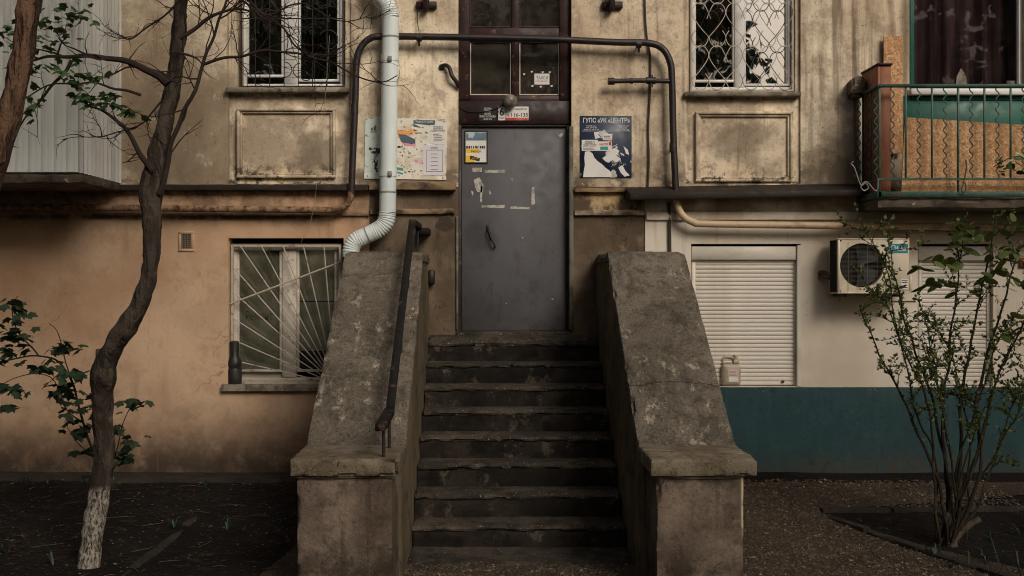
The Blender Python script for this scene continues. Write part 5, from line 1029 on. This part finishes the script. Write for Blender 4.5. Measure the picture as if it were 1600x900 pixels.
BYs = 8.3
BU = thing('budding_bush', P(1486, 852, BYs), 'many stemmed bush with small new leaves in the right bed', 'bush')
tipsb = []
stems = [([(1488, 840), (1476, 780), (1440, 690), (1412, 625), (1383, 570), (1362, 530), (1342, 478)], .014), ([(1487, 838), (1482, 770), (1462, 650), (1440, 575), (1415, 500), (1398, 440), (1385, 370)], .014), ([(1486, 838), (1470, 760), (1452, 640), (1420, 560), (1390, 490), (1372, 455)], .011),
         ([(1490, 838), (1486, 740), (1474, 640), (1482, 570), (1490, 490), (1500, 420), (1502, 350)], .015), ([(1490, 838), (1498, 760), (1502, 640), (1512, 560), (1530, 470), (1548, 395), (1560, 340)], .016), ([(1492, 838), (1508, 770), (1528, 700), (1526, 640), (1545, 550), (1572, 460), (1592, 380)], .02),
         ([(1492, 838), (1515, 760), (1535, 690), (1560, 590), (1600, 500), (1630, 440)], .015), ([(1494, 840), (1520, 790), (1560, 700), (1580, 640), (1610, 580)], .011), ([(1484, 838), (1462, 770), (1455, 700), (1430, 640), (1412, 560), (1395, 480), (1380, 410), (1350, 355), (1335, 318)], .009),
         ([(1486, 830), (1476, 700), (1466, 600), (1450, 520), (1432, 470)], .009), ([(1490, 830), (1496, 720), (1540, 600), (1556, 540), (1600, 470)], .01), ([(1490, 830), (1488, 700), (1450, 560), (1430, 520)], .008), ([(1492, 836), (1540, 740), (1590, 640), (1620, 560)], .01), ([(1494, 836), (1508, 720), (1500, 600), (1470, 520), (1445, 500)], .008), ([(1492, 836), (1530, 660), (1570, 560), (1590, 520)], .01), ([(1492, 836), (1512, 690), (1560, 610), (1600, 620)], .008)]
fol = MB()
for si, (pts, r_) in enumerate(stems):
    off_ = [rng.uniform(-22, 22), rng.uniform(-12, 12), 0] + [0] * 9; yo = rng.uniform(-.15, .15)
    ps = crook(spline([P(a + off_[i], b + (10 if i == 0 else 0), BYs + yo + rng.uniform(-.1, .1) * min(1, i / 2) + .25 * math.sin(si * 2.1) * i / len(pts)) for i, (a, b) in enumerate(pts)], 6), .025)
    mb = MB(); mb.tube(ps, [r_ * (1 - .78 * i / (len(ps) - 1)) for i in range(len(ps))], 6); tp_ = []
    twigs(mb, ps[len(ps) // 3:],   .0042, 1, .25, .44, flat=.7, tips=tp_); mb.build('stem', m_stem, BU)
    rows = [(ps[len(ps) // 3:], 1.0)] + tp_
    for pp, L in rows:
        for a, b in zip(pp, pp[1:]):
            for _ in range(max(1, int((b - a).length / .018))):
                p = a.lerp(b, rng.random()); d = (b - a).normalized()
                for _ in range(rng.choice((1, 2, 2, 3))):
                    q = (d * .5 + Vector((rng.uniform(-1, 1), rng.uniform(-1, 1), rng.uniform(-.5, 1)))).normalized(); s = rng.choice((.014, .02, .026, .036)) * rng.uniform(.8, 1.3)
                    sd_ = q.cross(Vector((rng.uniform(-1, 1), rng.uniform(-1, 1), rng.uniform(-1, 1)))).normalized()
                    fol.add([p, p + q * s * .5 + sd_ * s * .32, p + q * s, p + q * s * .5 - sd_ * s * .32], [(0, 1, 2, 3)])
o = fol.build('foliage', m_leafb, BU, fixn=False); o['kind'] = 'stuff'
for (cx_, cy_2, n_, sx, sy) in ((1476, 405, 9, 12, 10), (1460, 440, 9, 12, 8), (1500, 385, 9, 14, 12), (1535, 360, 12, 26, 8), (1500, 350, 9, 16, 8), (1560, 400, 10, 18, 16), (1590, 380, 10, 14, 18), (1580, 440, 8, 18, 14), (1540, 440, 8, 16, 14), (1500, 445, 6, 14, 12), (1580, 510, 8, 16, 14), (1592, 345, 6, 10, 8), (1436, 417, 4, 8, 4)):
    for _ in range(n_): put_leaf(lm_oval, P(cx_ + rng.gauss(0, sx * .7), cy_2 + rng.gauss(0, sy * .7), BYs + rng.uniform(-.2, .2)), rng.uniform(.1, .155), BU)
mb = MB(); mb.tube(crook(spline([P(1488, 858, BYs), P(1486, 830, BYs), P(1480, 800, BYs)], 5), .02), [.05 - .0025 * i for i in range(11)], 9); mb.build('split_foot', m_stub, BU)
mb = MB(); mb.tube(crook(spline([P(1488, 842, BYs), P(1508, 826, BYs), P(1532, 812, BYs)], 4), .02), [.04 - .002 * i for i in range(9)], 9); mb.build('broken_limb', m_stub, BU)
# small pale flowering sprig by the railing
FS = thing('pale_sprig', P(1640, 262, 8.6), 'bright pale leafed sprig reaching in over the railing at right', 'sprig')
mb = MB(); ps = crook(spline([P(1660, 290, 8.6), P(1620, 262, 8.6), P(1590, 245, 8.6), P(1552, 262, 8.6)], 5), .02); mb.tube(ps, .004, 5); mb.build('stem', m_stem, FS)
lm_pale = leaf_mesh('leaf', m_leafp, OVAL); lm_ov2 = leaf_mesh('leaf', m_leaf, OVAL)
for _ in range(9): put_leaf(lm_pale, P(1592 + rng.gauss(0, 5), 243 + rng.gauss(0, 5), 8.6), rng.uniform(.05, .08), FS)
for _ in range(16): put_leaf(lm_ov2, P(1575 + rng.gauss(0, 16), 258 + rng.gauss(0, 9), 8.65), rng.uniform(.05, .09), FS)
# grass blades at the right front
GB = MB()
for i in range(26):
    x, y = rng.uniform(3.35, 4.2), rng.uniform(7.1, 7.7); a = rng.uniform(0, 6.3); h = rng.uniform(.1, .3); d = Vector((math.cos(a), math.sin(a), 0))
    b = Vector((x, y, gz(x, y))); sdv = Vector((-d.y, d.x, 0)) * .005
    p1 = b + d * h * .3 + Vector((0, 0, h * .7)); p2 = b + d * h * .9 + Vector((0, 0, h * .75))
    GB.add([b - sdv, b + sdv, p1 + sdv, p1 - sdv, p2], [(0, 1, 2, 3), (3, 2, 4)])
tag(GB.build('grass_tuft', m_leafd, fixn=False), 'thin grass blades in the corner of the right bed', 'grass', None, 'stuff')

# weeds along the wall foot, twigs and stones on the soil
def weeds(n, reg, h0, h1, label):
    mb = MB()
    for _ in range(n):
        x, y = reg()
        for _ in range(rng.randint(4, 9)):
            a = rng.uniform(0, 6.3); h = rng.uniform(h0, h1); d = Vector((math.cos(a), math.sin(a), 0)); b = Vector((x, y, gz(x, y))) + d * .01; sv_ = Vector((-d.y, d.x, 0)) * .004
            p1 = b + d * h * .35 + Vector((0, 0, h * .7)); mb.add([b - sv_, b + sv_, p1 + sv_ * 1.6, p1 - sv_ * 1.6, p1 + d * h * .4 + Vector((0, 0, h * .1))], [(0, 1, 2, 3), (3, 2, 4)])
    tag(mb.build('weeds', m_leafd, fixn=False), label, 'weeds', None, 'stuff')
weeds(13, lambda: (rng.uniform(-5, -1.4), rng.choice((10.0, 10.05, 9.9, rng.uniform(7.6, 9.8)))), .04, .13, 'thin weeds on the soil left of the stair')
weeds(26, lambda: (rng.uniform(2.9, 5.2), rng.uniform(7.3, 9.2)), .04, .14, 'thin weeds in the right bed under the bush')
mb = MB()
for _ in range(70):
    x, y, a, L = rng.uniform(-5, -1.4), rng.uniform(7.2, 10), rng.uniform(0, 3.1), rng.uniform(.05, .25); z = gz(x, y) + .008
    mb.tube([(x, y, z), (x + L * .5 * math.cos(a), y + L * .5 * math.sin(a), z + .006), (x + L * math.cos(a + .2), y + L * math.sin(a + .2), z)], .003, 4)
tag(mb.build('fallen_twigs', m_stub, fixn=False), 'fallen twigs lying on the soil left of the stair', 'twigs', None, 'stuff')
# gravel stones and leaf litter
def scatter(n, reg, smin, smax, flat, name, m, label, cat):
    mb = MB()
    for _ in range(n):
        x, y = reg(); s = rng.uniform(smin, smax) * (1 if rng.random() < .93 else 1.8); z = gz(x, y) + .006
        a = rng.uniform(0, 6.3); e = [Vector((math.cos(a + t) * s * rng.uniform(.7, 1.2), math.sin(a + t) * s * rng.uniform(.7, 1.2), rng.uniform(-.2, .3) * s * flat)) for t in (0, 1.57, 3.14, 4.71)]
        o = Vector((x, y, z)); mb.add([o + q for q in e] + [o + Vector((rng.uniform(-.3, .3) * s, 0, s * flat))], [(0, 1, 4), (1, 2, 4), (2, 3, 4), (3, 0, 4)])
    return tag(mb.build(name, m, fixn=False), label, cat, None, 'stuff')
def rpath():
    while True:
        x, y = rng.uniform(1.7, 4.6), rng.uniform(7.0, 10.2)
        if y > 9.3 or x < 3.6 - (y - 7.2) * .4: return x, y
scatter(9000, rpath, .006, .014, .7, 'gravel', m_peb, 'loose gravel on the path right of the stair', 'gravel')
scatter(2500, lambda: (rng.uniform(-.6, 1.04), rng.uniform(6.9, 7.85)), .006, .014, .7, 'gravel', m_peb, 'loose gravel below the lowest step', 'gravel')
scatter(3600, lambda: (rng.uniform(-5, -1.35), 7.2 + 3.0 * rng.random() ** .8), .005, .018, .25, 'leaf_litter', m_litter, 'scattered dry leaves on the soil left of the stair', 'leaf litter')
scatter(900, lambda: (rng.uniform(2.6, 5), rng.uniform(7.2, 10)), .006, .017, .25, 'leaf_litter', m_litter, 'scattered dry leaves in the right bed', 'leaf litter')

# ------------------------------------------------------------------ the trees of the yard behind the viewer (seen in the window panes)
def yard_tree():
    t = thing('yard_tree', (0, 0, 0), 'broad leafy yard tree mirrored in the window panes', 'tree', 'yard trees mirrored in the panes')
    mb = MB(); ps = crook(spline([(0, 0, 0), (.1, .05, 2.5), (-.1, .1, 5), (.2, 0, 8), (.1, .1, 11)], 5), .08); mb.tube(ps, rads([.32, .26, .2, .13, .04], 5), 12)
    for i in range(9):
        a = i * 2.4; z = 3.2 + i * .8; q = [Vector((0, .05, z)), Vector((math.cos(a) * 1.2, math.sin(a) * 1.2, z + .7)), Vector((math.cos(a) * 2.6, math.sin(a) * 2.6, z + 1.6))]
        mb.tube(crook(spline(q, 4), .1), [.1 - .009 * k for k in range(9)], 7)
    mb.build('trunk', m_bark, t)
    crown('crown', m_leafd, (0, 0, 7.6), (3.3, 3.3, 4.6), 110, 46, .3, t, 3)
    return t
yt = yard_tree()
for i, (x, y, a, s) in enumerate(((-7.5, -7, 0, 1.15), (-3.0, -13, 1.1, 1.1), (-14, -10, 2.3, 1.2), (14.5, -8, 3.2, 1.2), (4.0, -10, 4.4, 1.1), (20, -13, 5.2, 1.2), (-9.5, 1.5, .6, .95), (16.5, -1.0, 1.9, .95))):
    if i == 0: o = yt
    else:
        o = yt.copy(); col.objects.link(o)
        for ch in [q for q in yt.children]:
            d = ch.copy(); col.objects.link(d); d.parent = o
    o.location = (x, y, 0); o.rotation_euler.z = a; o.scale = (s, s, s)
